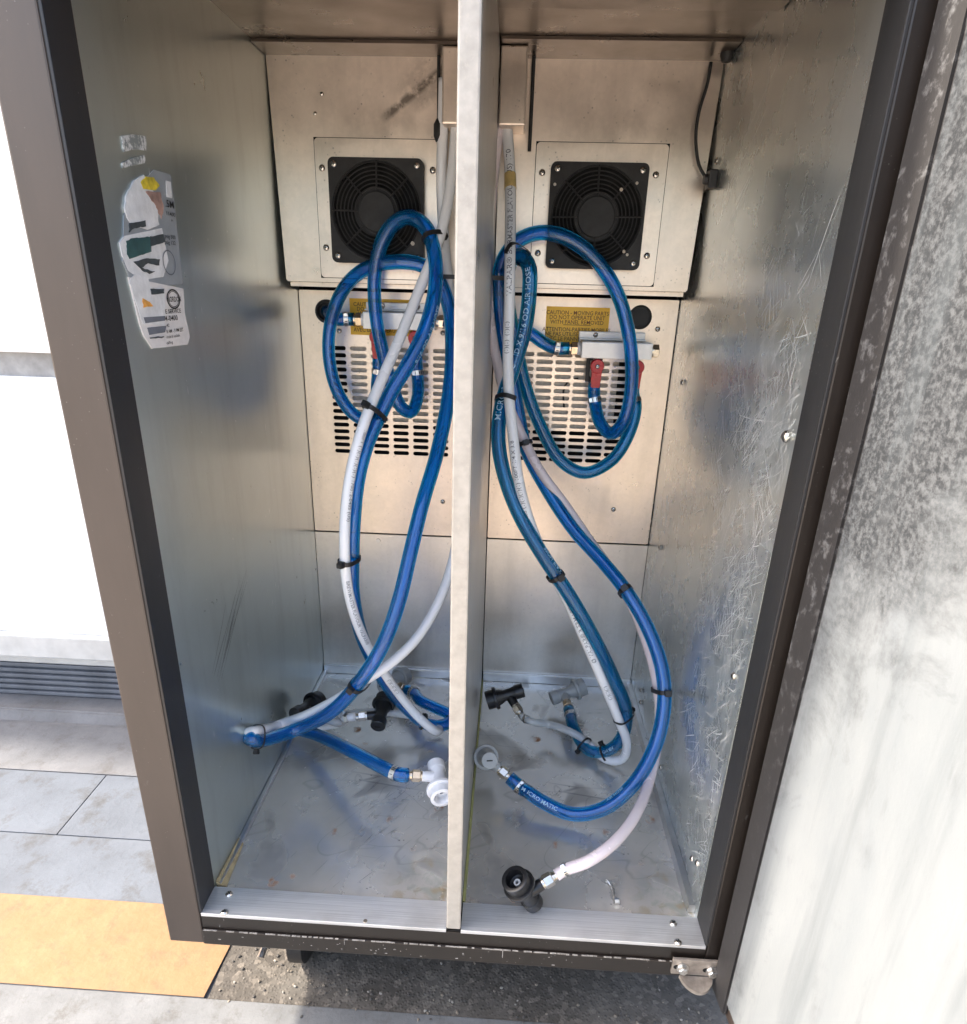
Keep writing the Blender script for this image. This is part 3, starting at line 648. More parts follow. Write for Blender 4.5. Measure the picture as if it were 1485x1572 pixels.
# ---- lower access panels with slots
YP = .521
PZ0, PZ1 = .269, .639
rowz = [ay(640, 536, YP).z, ay(640, 694, YP).z]
for side in (0, 1):
    x0, x1 = (-.2736, XP0 - .0008) if side == 0 else (XP1 + .0008, .2732)
    if side == 0: c0, c1 = ay(524, 640, YP).x, ay(677, 640, YP).x; zt, zb = ay(580, 536, YP).z, ay(580, 694, YP).z
    else: c0, c1 = ay(803, 640, YP).x, ay(945, 640, YP).x; zt, zb = ay(900, 546, YP).z, ay(900, 707, YP).z
    ncol, nrow = 6, 16; loops = [rrect(x0, x1, PZ0 + .001, PZ1, .002)]
    for i in range(ncol):
        for j in range(nrow):
            xc = c0 + (c1 - c0) * i / (ncol - 1); zc = zt + (zb - zt) * j / (nrow - 1)
            loops.append(rrect(xc - .0122, xc + .0122, zc - .0031, zc + .0031, .003, 4))
    pm = plate_mesh(loops, .0016); pm.transform(XZ(YP))
    pn = link('access_panel', pm, 'galv_warm', cab, label=('slotted galvanized access panel, left of the partition' if side == 0 else 'slotted galvanized access panel, right of the partition'))
    # box behind: dark hollow, pale insulation close behind most of the slots
    xf0 = c0 + (.016 if side == 0 else -.014); xf1 = c1 + .02 if side == 0 else c1 - .002
    MB().box(xf0, min(xf1, x1), YP + .0045, YP + .008, zb + .046, zt + .01).build('insulation', 'foam', pn)
    MB().box(x0, x1, YP + .0165, YP + .0175, PZ0, PZ1).build('cavity_back', 'void', pn)
    if side:
        a = ay(870, 593, YP + .003); b = ay(866, 625, YP + .003)
        MB().tube(spline([ay(888, 581, YP + .003), ay(874, 585, YP + .003), ay(866, 596, YP + .003), b]), .0015, 6).build('cable', 'rubber', pn)
    # warning label
    lx0, lx1 = (ay(538, 490, YP).x, ay(644, 490, YP).x) if side == 0 else (ay(838, 495, YP).x, ay(935, 495, YP).x)
    lz1, lz0 = (ay(590, 459, YP).z, ay(590, 515, YP).z) if side == 0 else (ay(880, 471, YP).z, ay(880, 528, YP).z)
    lb = MB().box(lx0, lx1, YP - .0013, YP - .0006, lz0, lz1).build('warning_label', 'label', pn)
    lines = ['CAUTION - MOVING PARTS', 'DO NOT OPERATE UNIT', 'WITH PANEL REMOVED', None, 'ATTENTION-PARTIES MOBILES', "NE PAS UTILISER L'APPAREIL", 'AVEC LE PANNEAU OUVERT']
    h = (lz1 - lz0); wl = lx1 - lx0; lm = None
    bmx = bmesh.new(); zc = lz1 - h * .15
    for ln in lines:
        if ln is None:
            vs = [bmx.verts.new(p) for p in ((lx0 + wl * .28, YP - .0015, zc + h * .035), (lx0 + wl * .72, YP - .0015, zc + h * .035), (lx0 + wl * .72, YP - .0015, zc + h * .05), (lx0 + wl * .28, YP - .0015, zc + h * .05))]; bmx.faces.new(vs); zc -= h * .075; continue
        tm = text_mesh(ln, .0078, 'CENTER', .92); tm.transform(M.Translation(((lx0 + lx1) / 2 - .0005, 0, zc - .003)) @ XZ(YP - .0015)); bmx.from_mesh(tm); bpy.data.meshes.remove(tm); zc -= h * .125
    me = bpy.data.meshes.new('warning_text'); bmx.to_mesh(me); bmx.free(); link('warning_text', me, 'ink', pn)
    # rubber plug
    if side: P = ay(983, 487, YP - .0008); MB().lathe(P, (0, -1, 0), [(0, .0165), (.0015, .0165), (.0028, .0145), (.003, .012), (.0024, .0118), (.0024, .001)], 28).build('rubber_plug', 'rubber', pn, smooth=False)
    else:
        P = ay(502, 478, YP - .0008); MB().lathe(P, (0, -1, 0), [(0, .0165), (.004, .0165), (.008, .0150), (.009, .0120), (.005, .0105), (.002, .010)], 28).build('rubber_grommet', 'rubber', pn)
    for p in (((521, 508), (680, 511), (680, 770)) if side == 0 else ((942, 782), (1010, 505))): screw(ay(*p, YP - .0008), (0, -1, 0), .0038, pn)
rv = ay(581, 830, .5206); part(MB().lathe(rv, (0, -1, 0), [(0, .0038), (.0008, .0034)], 14), 'rivet', 'galv')
for p in ((862, 787), (899, 785)): pass

# ---- gas manifolds
def manifold(side):
    y0, y1 = YP - .046, YP - .010
    if side: bx0, bx1 = ay(893, 540, y0).x, ay(1002, 540, y0).x; bz1, bz0 = ay(945, 526, y0).z, ay(945, 551, y0).z
    else: bx0, bx1 = ay(557, 492, y0).x, ay(668, 492, y0).x; bz1, bz0 = ay(610, 480, y0).z, ay(610, 506, y0).z
    zc = (bz0 + bz1) / 2; yc = (y0 + y1) / 2
    mn = MB().box(bx0, bx1, y0, y1, bz0, bz1, .0012).build('gas_manifold', 'alublock', cab, label=('pale gas manifold with two red valve handles, right of the partition' if side else 'pale gas manifold with two red valve handles, left of the partition'))
    MB().box(bx0 - .002, bx1 - .006, y1 - .001, YP - .0009, bz0 + .004, bz1 + .012, .001).build('mounting_bracket', 'alublock', mn)
    MB().box(bx0 - .002, bx1 - .006, y1 - .012, y1 - .0012, bz1 + .0012, bz1 + .0032, .0006).build('bracket_lip', 'alublock', mn)
    for q in (.22, .72): screw((bx0 + (bx1 - bx0) * q, y1 - .0012, bz1 + .0075), (0, -1, 0), .0036, mn)
    # right end plug / nipple, left end nipple
    MB().lathe((bx1, yc, zc), (1, 0, 0), [(0, .008), (.004, .008)], 20).lathe((bx1 + .004, yc, zc), (1, 0, 0), [(0, .0095), (.007, .0095), (.008, .0075)], hexn=True).build('end_plug', 'nickel', mn)
    MB().lathe((bx0, yc, zc), (-1, 0, 0), [(0, .0085), (.005, .0085)], 20).build('bushing', 'whitepl', mn)
    MB().lathe((bx0 - .005, yc, zc), (-1, 0, 0), [(0, .0095), (.008, .0095), (.009, .007)], hexn=True).lathe((bx0 - .013, yc, zc), (-1, 0, 0), [(0, .0065), (.012, .0068)], 16).build('hose_barb', 'brass', mn)
    ports = []
    for k, (vx, vy) in enumerate(((918, 565), (972, 567)) if side else ((576, 518), (636, 513))):
        vp = ay(vx + (8 if (side and k) else 0), vy, y0 - .004); x = vp.x
        vb = MB().lathe((x, yc, bz0), (0, 0, -1), [(0, .0055), (.004, .0055), (.0045, .0085), (.026, .0085), (.028, .0065)], 20).lathe((x, yc, bz0 - .028), (0, 0, -1), [(0, .0058), (.010, .006)], 16).build('shutoff_valve', 'steel', mn)
        zh = bz0 - .011
        hm = MB().lathe((x, y0 + .010, zh), (0, -1, 0), [(0, .0098), (.007, .0098), (.009, .0088)], 24)
        hm.hexa([(x - .0062, y0 + .009, zh - .030), (x + .0062, y0 + .009, zh - .030), (x + .0062, y0 + .005, zh - .030), (x - .0062, y0 + .005, zh - .030),
                 (x - .0078, y0 + .009, zh), (x + .0078, y0 + .009, zh), (x + .0078, y0 + .002, zh), (x - .0078, y0 + .002, zh)], .001)
        hm.build('valve_handle', 'red', mn)
        screw((x, y0 + .001, zh), (0, -1, 0), .0034, mn)
        ports.append(V((x, yc, bz0 - .036)))
    if side: MB().box(ports[0].x - .013, ports[0].x + .010, yc + .010, yc + .013, bz0 - .036, bz0 - .003, .001).build('valve_backplate', 'blackmat', mn)
    return V((bx0 - .016, yc, zc)), V((bx1 + .010, yc, zc)), ports
LML, LMR, LV = manifold(0)
RML, RMR, RV = manifold(1)

# ---- rating label on the left wall
XL = -HW + .0006
def lp(px, py, k=0): P = ax(px, py, XL); P.x += k * .00025; return P
def sticker(pts, mat, k, parent, name='label_print'):
    if k >= 3 and mat != 'greyink':
        fine = []
        for (x0, y0), (x1, y1) in zip(pts, pts[1:] + pts[:1]):
            n = max(1, int(math.hypot(x1 - x0, y1 - y0) / 4))
            for q in range(n): fine.append((x0 + (x1 - x0) * q / n + random.uniform(-.8, .8), y0 + (y1 - y0) * q / n + random.uniform(-.8, .8)))
        pts = fine
    a = [lp(*p, k) for p in pts]; mb = MB(); mb.poly(a); b = mb.b
    r = bmesh.ops.extrude_face_region(b, geom=b.faces[:]); bmesh.ops.translate(b, verts=[v for v in r['geom'] if isinstance(v, bmesh.types.BMVert)], vec=(-.0005 - k * .0002, 0, 0))
    return mb.build(name, mat, parent)
lab = sticker([(217, 282), (236, 260), (262, 268), (265, 290), (281, 436), (236, 440), (200, 430), (188, 400), (190, 330)], 'silver', 1, cab, 'rating_label')
low = sticker([(196, 425), (281, 443), (283, 480), (291, 517), (287, 529), (233, 535), (220, 515), (214, 498)], 'paper', 2, cab, 'service_label')
sticker([(192, 300), (205, 277), (220, 268), (238, 300), (243, 345), (226, 352), (199, 345), (190, 322)], 'torn', 3, lab)
sticker([(215, 280), (222, 270), (234, 272), (243, 285), (238, 292), (219, 290)], 'yellowprint', 4, lab)
sticker([(222, 293), (244, 295), (250, 318), (247, 335), (237, 315)], 'pinkprint', 4.6, lab)
sticker([(183, 372), (190, 362), (248, 350), (258, 400), (250, 425), (215, 430), (196, 415), (187, 392)], 'torn', 2, lab)
sticker([(193, 370), (200, 366), (229, 363), (231, 386), (198, 398), (193, 390)], 'teal', 4, lab)
sticker([(229, 363), (249, 359), (252, 371), (230, 378)], 'darkprint', 4.6, lab)
for pg in ([(203, 402), (224, 396), (244, 398), (243, 408), (226, 404), (214, 412)], [(213, 410), (236, 417), (228, 420), (217, 415)], [(198, 342), (222, 338), (222, 348), (205, 350), (197, 356)]): sticker(pg, 'darkprint', 4.6, lab)
sticker([(197, 430), (205, 421), (225, 424), (229, 440), (252, 443), (252, 500), (218, 497), (205, 455)], 'torn', 3, low)
sticker([(217, 458), (229, 464), (234, 470), (219, 472)], 'orangeprint', 4, low)
sticker([(229, 443), (250, 443), (250, 451), (231, 452)], 'darkprint', 4.6, low)
sticker([(219, 487), (252, 485), (252, 492), (222, 496)], 'greyink', 4, low)
sticker([(225, 503), (254, 500), (252, 510), (228, 514)], 'greyink', 4, low)
sticker([(228, 518), (250, 516), (250, 518), (229, 520)], 'darkprint', 4.6, low)
for pts in ([(186, 209), (203, 206), (223, 209), (225, 231), (206, 229), (190, 233)], [(187, 250), (205, 241), (222, 238), (223, 250), (204, 254), (188, 258)]):
    sticker(pts, 'residue', 1.5, lab, 'glue_residue')
def lab_text(txt, px, py, hpx, parent, mat='blackink', k=5, xs=1.):
    P = lp(px, py, k); Q = lp(px, py + hpx, k); size = (P - Q).length / .72
    tm = text_mesh(txt, size, 'LEFT', xs * .92)
    # on the left wall: text runs into the depth (+Y), up is +Z, facing +X
    mm = M(((0, 0, 1, Q.x), (1, 0, 0, Q.y), (0, 1, 0, Q.z), (0, 0, 0, 1))); tm.transform(mm); link('label_text', tm, mat, parent)
lab_text('.5M', 252, 306, 11, lab, xs=1.5); lab_text('11400', 253, 324, 6, lab, xs=1.7); lab_text('H', 261, 336, 4, lab, xs=1.8)
lab_text('psig 300', 251, 359, 6, lab, xs=1.5); lab_text('psig 132', 251, 368, 6, lab, xs=1.5)
sticker([(254, 277), (261, 279), (263, 304), (255, 302)], 'torn', 2.5, lab)
# small oval mark on the label
def ring(px, py, rz, ry, w, mat, parent):
    c = lp(px, py, 5); mb = MB(); n = 32; vs = []
    for q in range(n):
        a = 2 * PI * q / n; vs.append((V((c.x, c.y + ry * math.cos(a), c.z + rz * math.sin(a))), V((c.x, c.y + (ry - w * ry / rz) * math.cos(a), c.z + (rz - w) * math.sin(a)))))
    for q in range(n): mb.poly([vs[q][0], vs[(q + 1) % n][0], vs[(q + 1) % n][1], vs[q][1]])
    mb.build('label_print', mat, parent)
ring(258, 403, .0105, .012, .001, 'greyink', lab)
ring(264.5, 459, .0085, .013, .0011, 'blackink', low); ring(264.5, 459, .0068, .0105, .0005, 'blackink', low)
lab_text('NORDON', 255, 455.5, 8, low, xs=1.05)
lab_text('E SERVICE', 252, 475, 6.5, low, xs=1.5); lab_text('4-0400', 252, 485, 8, low, xs=1.5); lab_text('42', 254, 497, 5, low, xs=1.5)
lab_text('8 AM - 5 PM EST', 254, 506, 5.5, low, xs=1.2); lab_text('model # available', 254, 515, 4.5, low, xs=1.15); lab_text('calling', 254, 524, 4.5, low, xs=1.5)

# ---- casters and hinge bracket
def caster(x, y, flip=1):
    c = MB().box(x - .045, x + .035, y - .05, y + .03, -.0445, -.0405, .001).build('caster', 'nickel', cab)
    MB().lathe((x - .012, y, ZG + .0475), (1, 0, 0), [(0, .040), (.003, .0465), (.021, .0465), (.024, .040)], 32).build('wheel', 'blackmat', c, smooth=False)
    MB().hexa([(x - .020, y - .030, -.045), (x - .020, y + .030, -.045), (x - .017, y + .030, -.045), (x - .017, y - .030, -.045), (x - .020, y - .010, ZG + .04), (x - .020, y + .010, ZG + .04), (x - .017, y + .010, ZG + .04), (x - .017, y - .010, ZG + .04)]).build('fork', 'nickel', c)
    MB().hexa([(x + .017, y - .030, -.045), (x + .017, y + .030, -.045), (x + .020, y + .030, -.045), (x + .020, y - .030, -.045), (x + .017, y - .010, ZG + .04), (x + .017, y + .010, ZG + .04), (x + .020, y + .010, ZG + .04), (x + .020, y - .010, ZG + .04)]).build('fork', 'nickel', c)
    MB().lathe((x - .033, y - .0445, -.106), (-.2, -1, -.5), [(0, .007), (.007, .007), (.0072, .004), (.018, .004)], hexn=True).build('bolt', 'steel', c)
    MB().box(x - .040, x - .013, y - .044, y - .041, -.112, -.045, .001).build('brake_tab', 'dullzinc', c)
c0 = az(443, 1476, -.15)
for (cx, cy) in ((c0.x + .012, c0.y + .036), (.235, c0.y + .075), (c0.x, D - .05), (.235, D - .05)): caster(cx, cy)
hx0, hx1 = ay(1032, 1484, -.006).x, ay(1104, 1484, -.006).x
hz1, hz0 = ay(1065, 1475, -.006).z, ay(1065, 1497, -.006).z
hb = part(MB().box(hx0, .2895, -.0062, -.0028, hz0, hz1, .0006), 'hinge_bracket', 'dullzinc')
tx = [.2505 + .0385 * q / 14 for q in range(15)]
mb = MB(); prof = [(hx0 + .009 + (.2892 - hx0 - .012) * q / 16, -.0063 - .019 * math.sin(PI * q / 16) ** .6) for q in range(17)]
top = [mb.b.verts.new((x, y, hz0 - .0012)) for x, y in prof]; bot = [mb.b.verts.new((x, y, hz0 - .0052)) for x, y in prof]
mb.b.faces.new(top); mb.b.faces.new(bot[::-1])
for q in range(16): mb.b.faces.new((top[q], bot[q], bot[q + 1], top[q + 1]))
mb.b.faces.new((top[16], bot[16], bot[0], top[0]))
mb.build('hinge_tab', 'dullzinc', hb)
for p in ((1048, 1486), (1093, 1491)):
    P = ay(*p, -.0064); MB().lathe(P, (0, -1, 0), [(0, .0065), (.001, .0065)], 16).lathe(P + V((0, -.001, 0)), (0, -1, 0), [(0, .0052), (.004, .0052), (.005, .004)], hexn=True).build('bolt', 'steel', hb)
    MB().lathe(P + V((-.0065, .0002, .0004)), (0, -1, 0), [(0, .0032), (.0002, .0031)], 14).build('bolt_slot', 'void', hb)

# ---- door, swung open to the right
DA = R_(95); du = V((math.sin(DA - PI / 2), -math.cos(DA - PI / 2), 0)); dn = V((-math.cos(DA - PI / 2), -math.sin(DA - PI / 2), 0)); DH = V((.2902, -.003, 0))
def dbox(d0, d1, n0, n1, z0, z1, bev=0, bm=None):
    mb = bm or MB(); p = lambda d, n, z: DH + du * d + dn * n + V((0, 0, z))
    return mb.hexa([p(d0, n0, z0), p(d1, n0, z0), p(d1, n1, z0), p(d0, n1, z0), p(d0, n0, z1), p(d1, n0, z1), p(d1, n1, z1), p(d0, n1, z1)], bev)
DZ0, DZ1 = -.052, .99
door = dbox(0, .60, -.050, -.0015, DZ0, DZ1, .002).build('door', 'brown', cab, label='cabinet door swung wide open with galvanized lining')
dbox(.002, .036, -.0015, .0035, DZ0 + .004, DZ1 - .01, .0022).build('gasket', 'gasket', door)
dbox(.564, .598, -.0015, .0035, DZ0 + .004, DZ1 - .01, .0022).build('gasket', 'gasket', door)
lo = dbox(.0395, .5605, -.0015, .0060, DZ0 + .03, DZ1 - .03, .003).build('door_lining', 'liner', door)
dbox(.0375, .0400, -.0012, .0010, DZ0 + .02, DZ1 - .02).build('lining_edge', 'alu', door)

# ------------------------------------------------------------------ hoses and tubes
RB, RW, RC = .0091, .0066, .0058
def pp(lst): return [ay(*p) if len(p) == 3 else V(p[0]) if len(p) == 1 else (az(p[0], p[1], p[3]) if p[2] == 'z' else ax(p[0], p[1], p[3])) for p in lst]
def hose(name, pts, r, mat, label, cat='hose', group=None):
    path = spline(pp(pts)); mb = MB()
    if r == RB:
        mb.tube(path, r * .62, 14)
        bmesh.ops.recalc_face_normals(mb.b, faces=mb.b.faces); bmesh.ops.reverse_faces(mb.b, faces=mb.b.faces)
    b2 = MB().tube(path, r, 20); tmp = b2.me('tmp'); mb.b.from_mesh(tmp); bpy.data.meshes.remove(tmp); mb.keep = True
    o = mb.build(name, mat, None, smooth=True, origin=path[0])
    tag(o, label, cat, group); return o, path
def clamp(path, i, r, parent, w=.007):
    i = max(1, min(len(path) - 2, i)); T = (path[i + 1] - path[i - 1]).normalized(); P = path[i]
    view = (CAM - P); N = (view - T * view.dot(T)).normalized(); B = T.cross(N)
    mb = MB(); n = 28
    for s0 in (0,):
        mb.lathe(P - T * w / 2, T, [(0, r), (0, r + .0007), (w, r + .0007), (w, r)], n, cap=False)
    ear = P + N * (r * .75) + B * (r * .6)
    fr_ = lambda a, b, c: ear + T * a + N * b + B * c
    mb.hexa([fr_(-w * .4, -.001, -.003), fr_(w * .4, -.001, -.003), fr_(w * .4, -.001, .003), fr_(-w * .4, -.001, .003), fr_(-w * .4, .0035, -.002), fr_(w * .4, .0035, -.002), fr_(w * .4, .0035, .002), fr_(-w * .4, .0035, .002)], .0006)
    mb.mi = 1
    for q in range(-4, 5):
        if abs(q) < 1: continue
        a = q * .32; d = N * math.cos(a) - B * math.sin(a); e = N * -math.sin(a) - B * math.cos(a); c = P + d * (r + .0008)
        mb.hexa([c - T * w * .28 - e * .0006 - d * .0004, c + T * w * .28 - e * .0006 - d * .0004, c + T * w * .28 + e * .0006 - d * .0004, c - T * w * .28 + e * .0006 - d * .0004, c - T * w * .28 - e * .0006, c + T * w * .28 - e * .0006, c + T * w * .28 + e * .0006, c - T * w * .28 + e * .0006])
    mb.build('hose_clamp', ['steel', 'blackmat'], parent, smooth=False)
def printed(path, r, txt, i0, parent, mat='whiteink', size=.007, up=False, phi=0., xs=1.1):
    pts = path[::-1] if up else path; i0 = len(path) - 1 - i0 if up else i0
    tm = text_mesh(txt, size, 'LEFT', xs); fr0 = None
    L = [0]
    for a, b in zip(pts[i0:], pts[i0 + 1:]): L.append(L[-1] + (b - a).length)
    for v in tm.vertices:
        s = v.co.x; j = 0
        while j < len(L) - 2 and L[j + 1] < s: j += 1
        s = min(s, L[-1]); k = i0 + j; f = (s - L[j]) / max(L[j + 1] - L[j], 1e-9); P = pts[k].lerp(pts[k + 1], f)
        T = (pts[min(k + 2, len(pts) - 1)] - pts[max(k - 1, 0)]).normalized(); vw = CAM - P; N = (vw - T * vw.dot(T)).normalized(); B = N.cross(T)
        a = (v.co.y - size * .35) / r + phi; v.co = P + (N * math.cos(a) + B * math.sin(a)) * (r + .00025)
    link('printed_lettering', tm, mat, parent)
def tie(center, T, half, label, side=None, gap=0., head=1, thin=False, tail=0):
    """zip tie: a flat strap round the tubes (half = vector from the centre to the outer tube's far skin) plus its head"""
    T = V(T).normalized(); half = V(half); half -= T * half.dot(T); A = half.normalized(); Bv = T.cross(A); a = half.length + .0006; b = (gap or .0098)
    w = .0014 if thin else .0028; th = .0011; n = 36; mb = MB(); prev = None; rings = []
    C_ = V(center)
    for q in range(n):
        g_ = 2 * PI * q / n; cs, sn = math.cos(g_), math.sin(g_); e = 2 / 3.0
        ux = math.copysign(abs(cs) ** e, cs); uy = math.copysign(abs(sn) ** e, sn); d = A * ux * a + Bv * uy * b; o_ = d.normalized() * th
        rings.append([mb.b.verts.new(C_ + d - T * w), mb.b.verts.new(C_ + d + T * w), mb.b.verts.new(C_ + d + o_ + T * w), mb.b.verts.new(C_ + d + o_ - T * w)])
    for q in range(n):
        r0, r1 = rings[q], rings[(q + 1) % n]
        for k in range(4): mb.b.faces.new((r0[k], r0[(k + 1) % 4], r1[(k + 1) % 4], r1[k]))
    root = mb.build('cable_tie', 'blackmat', None, origin=C_); tag(root, label, 'cable tie', 'black cable ties round the hoses')
    hd = A * head; hp = C_ + hd * (a + .0035); k = 1.0 if not thin else .8
    f = lambda i, j, l: hp + T * i * .0042 * k + Bv * j * .0044 * k + A * l * .0045 * k
    MB().hexa([f(-1, -1, -1), f(1, -1, -1), f(1, 1, -1), f(-1, 1, -1), f(-.8, -.8, 1), f(.8, -.8, 1), f(.8, .8, 1), f(-.8, .8, 1)], .0008).build('tie_head', 'blackmat', root)
    return root
def tie_at(pa, ra, pb, rb, px, py, label, head=1, thin=False):
    """tie round two tubes at a photo point"""
    i = nearest(pa, px, py); P = pa[i]; T = (pa[min(i + 2, len(pa) - 1)] - pa[max(i - 2, 0)]).normalized()
    if pb is None: d = V((1, 0, 0)); half = (d - T * d.dot(T)).normalized() * ra; return tie(P, T, half, label, gap=ra + .0006, head=head, thin=thin)
    j = min(range(len(pb)), key=lambda k: (pb[k] - P).length); Q = pb[j]; d = Q - P; d -= T * d.dot(T); n = d.normalized()
    e0 = P - n * ra; e1 = P + d + n * rb
    return tie((e0 + e1) / 2, T, (e1 - e0) / 2, label, gap=max(ra, rb) + .0006, head=head, thin=thin)

# ---- keg disconnects
def toward(P, px, py, dist, near=True):
    d = ray(px, py).normalized(); oc = CAM - P; b = d.dot(oc); disc = b * b - (oc.dot(oc) - dist * dist)
    t = -b if disc < 0 else -b + (-1 if near else 1) * math.sqrt(disc)
    return (CAM + d * t - P).normalized()
def connector(P, cap, hosepx, mat, label, capnear=True, hosenear=True, nutmat='nickel'):
    P = V(P); Sd = toward(P, *hosepx, .0386, hosenear); A = -toward(P, *cap, .0245, capnear); 
    return disconnect(P, A, Sd, mat, label, nutmat=nutmat)
def disconnect(P, axis, stem, mat, label, name='keg_disconnect', nutmat='nickel', stem_len=.020):
    """P: where the stem axis meets the body axis. axis: from the cap to the open end. stem: towards the hose. returns hose start"""
    P = V(P); A = V(axis).normalized(); Sd = V(stem); Sd = (Sd - A * Sd.dot(A) * .45).normalized(); K = .92
    root = thing(name, label, 'keg connector', P, 'ball lock keg connectors')
    MB().lathe(P, A, [(a * K, b * K) for a, b in [(-.012, .0112), (-.004, .0098), (.008, .0098), (.014, .0128), (.020, .0138), (.022, .0160), (.0385, .0160), (.0390, .0152), (.0390, .0112), (.026, .0106), (.020, .004), (.020, .0005)]], 32, cap=False).build('body', mat, root, smooth=False)
    MB().lathe(P, A, [(a * K, b * K) for a, b in [(.0195, .0150), (.0195, .0186), (.0208, .0194), (.0248, .0194), (.0255, .0188), (.0255, .0150)]], 32, cap=False).build('release_collar', mat, root)
    MB().lathe(P, A, [(a * K, b * K) for a, b in [(-.0115, .0115), (-.0120, .0122), (-.0255, .0122), (-.0265, .0112), (-.0268, .0004)]], 28, cap=False).build('cap', mat, root)
    MB().box(-.004, .004, -.0008, .0008, -.0003, .0003).build('cap_slot', 'void', root, origin=(0, 0, 0)).matrix_local = M.Translation(A * -.0269 * K) @ A.to_track_quat('Z', 'Y').to_matrix().to_4x4()
    MB().lathe(P, A, [(a * K, b * K) for a, b in [(.0215, .0001), (.0215, .0042), (.030, .0042), (.030, .0022), (.026, .002)]], 16, cap=False).build('valve_pin', 'greypl' if mat == 'blackpl' else mat, root)
    MB().lathe(P, Sd, [(a * K, b * K) for a, b in [(.004, .0078), (.0225, .0072), (.0228, .0065)]], 20).build('stem', mat, root)
    s0 = .0235
    MB().lathe(P + Sd * K * s0, Sd, [(a * K, b * K) for a, b in [(-.0012, .0068), (.0015, .0068)]], 18).lathe(P + Sd * K * (s0 + .0015), Sd, [(a * K, b * K) for a, b in [(0, .0078), (.001, .0084), (.011, .0084), (.012, .0074)]], hexn=True).lathe(P + Sd * K * (s0 + .0135), Sd, [(a * K, b * K) for a, b in [(0, .0062), (.003, .0058), (.0032, .0050), (.009, .0050)]], 16).build('swivel_nut', nutmat, root)
    return P + Sd * K * (s0 + .0185), Sd

d1, s1 = connector(az(781, 1066, .058), (808, 1058), (806, 1093), 'blackpl', 'black keg connector at the back of the right compartment beside the grey one', False, True)
d2, s2 = connector(az(867, 1065, .032), (846, 1073), (867, 1089), 'greypl', 'light grey keg connector leaning on the back wall of the right compartment', True, True, 'brass')
d3, s3 = connector(az(749, 1165, .050), (752, 1168), (781, 1193), 'greypl', 'grey keg connector beside the partition with its round cap facing up', True, True)
d4, s4 = connector(az(808, 1372, .030), (820, 1387), (856, 1344), 'blackpl', 'black keg connector nearest the sill with its open mouth towards the viewer', False, False)
d5, s5 = connector(az(673, 1193, .066), (669, 1172), (627, 1187), 'whitepl', 'white keg connector hanging left of the partition near the sill', False, False, 'brass')
d6, s6 = connector(az(601, 1047, .030), (585, 1055), (621, 1059), 'greypl', 'pale keg connector half hidden behind the crossing tubes in the left rear', True, True, 'brass')
d7, s7 = connector(az(585, 1097, .045), (580, 1116), (541, 1106), 'blackpl', 'black keg connector below the crossing tubes in the middle of the left compartment', True, True)
d8, s8 = connector(az(468, 1088, .045), (452, 1098), (500, 1104), 'blackpl', 'black keg connector behind the white tube next to the left wall', True, True)

# ---- right compartment
v1, v2 = RV
H2, pH2 = hose('blue_hose', [(v1,), (v1 + V((0, 0, -.012)),), (914, 620, .49), (921, 648, .475), (938, 666, .46), (957, 648, .445), (969, 600, .435), (968, 530, .43), (950, 455, .43), (920, 405, .43), (880, 370, .425), (836, 357, .42), (795, 370, .41), (770, 405, .41), (766, 450, .42), (772, 520, .43), (786, 580, .43), (797, 640, .42), (808, 690, .41), (836, 745, .39), (880, 812, .36), (925, 862, .33), (962, 908, .30), (995, 965, .275), (1016, 1025, .25), (1020, 1080, .23), (1008, 1140, .21), (976, 1200, .185), (930, 1240, .172), (880, 1250, .172), (835, 1232, .185), (805, 1212, .200), (d3 + s3 * .026,), (d3 + s3 * .01,), (d3,)], RB, 'blue', 'blue hose arching over the right fan and ending at the grey connector beside the partition')
clamp(pH2, 4, RB, H2); clamp(pH2, len(pH2) - 4, RB, H2)
H3, pH3 = hose('blue_hose', [(v2,), (v2 + V((0, 0, -.012)),), (976, 625, .485), (966, 665, .475), (940, 706, .465), (897, 726, .455), (860, 706, .455), (828, 650, .455), (806, 590, .455), (793, 530, .445), (780, 460, .425), (781, 412, .40), (796, 392, .375), (812, 408, .36), (813, 450, .355), (806, 505, .35), (790, 560, .345), (773, 610, .335), (765, 665, .315), (772, 720, .30), (795, 785, .285), (832, 850, .27), (872, 910, .265), (910, 975, .27), (942, 1040, .285), (962, 1095, .295), (952, 1137, .30), (925, 1155, .31), (902, 1150, .32), (d2 + s2 * .045,), (d2 + s2 * .02,), (d2,)], RB, 'teal_hose', 'blue green hose looped beside the partition and ending at the light grey rear connector')
clamp(pH3, 4, RB, H3); clamp(pH3, len(pH3) - 4, RB, H3)
H1, pH1 = hose('blue_hose', [(RML,), (RML + V((-.02, 0, 0)),), (835, 526, .487), (815, 512, .485), (790, 498, .485), (752, 486, .488), (LMR + V((.035, 0, -.004)),), (LMR,)], RB, 'blue', 'short blue hose joining the two manifolds behind the loops')
clamp(pH1, 3, RB, H1); clamp(pH1, len(pH1) - 4, RB, H1)
VT, pVT = hose('white_tube', [(776, 120, .43), (779, 200, .425), (783, 260, .41), (784, 330, .385), (783, 400, .35), (782, 470, .34), (780, 550, .33), (782, 610, .318), (788, 670, .302), (797, 740, .29), (815, 805, .285), (843, 870, .28), (870, 920, .275), (899, 985, .275), (927, 1050, .28), (950, 1105, .285), (963, 1142, .29), (956, 1165, .295), (938, 1168, .30), (922, 1160, .31), (905, 1143, .325)], RW, 'white_tube', 'white tube with black lettering hanging down beside the partition into the right compartment', 'tube')
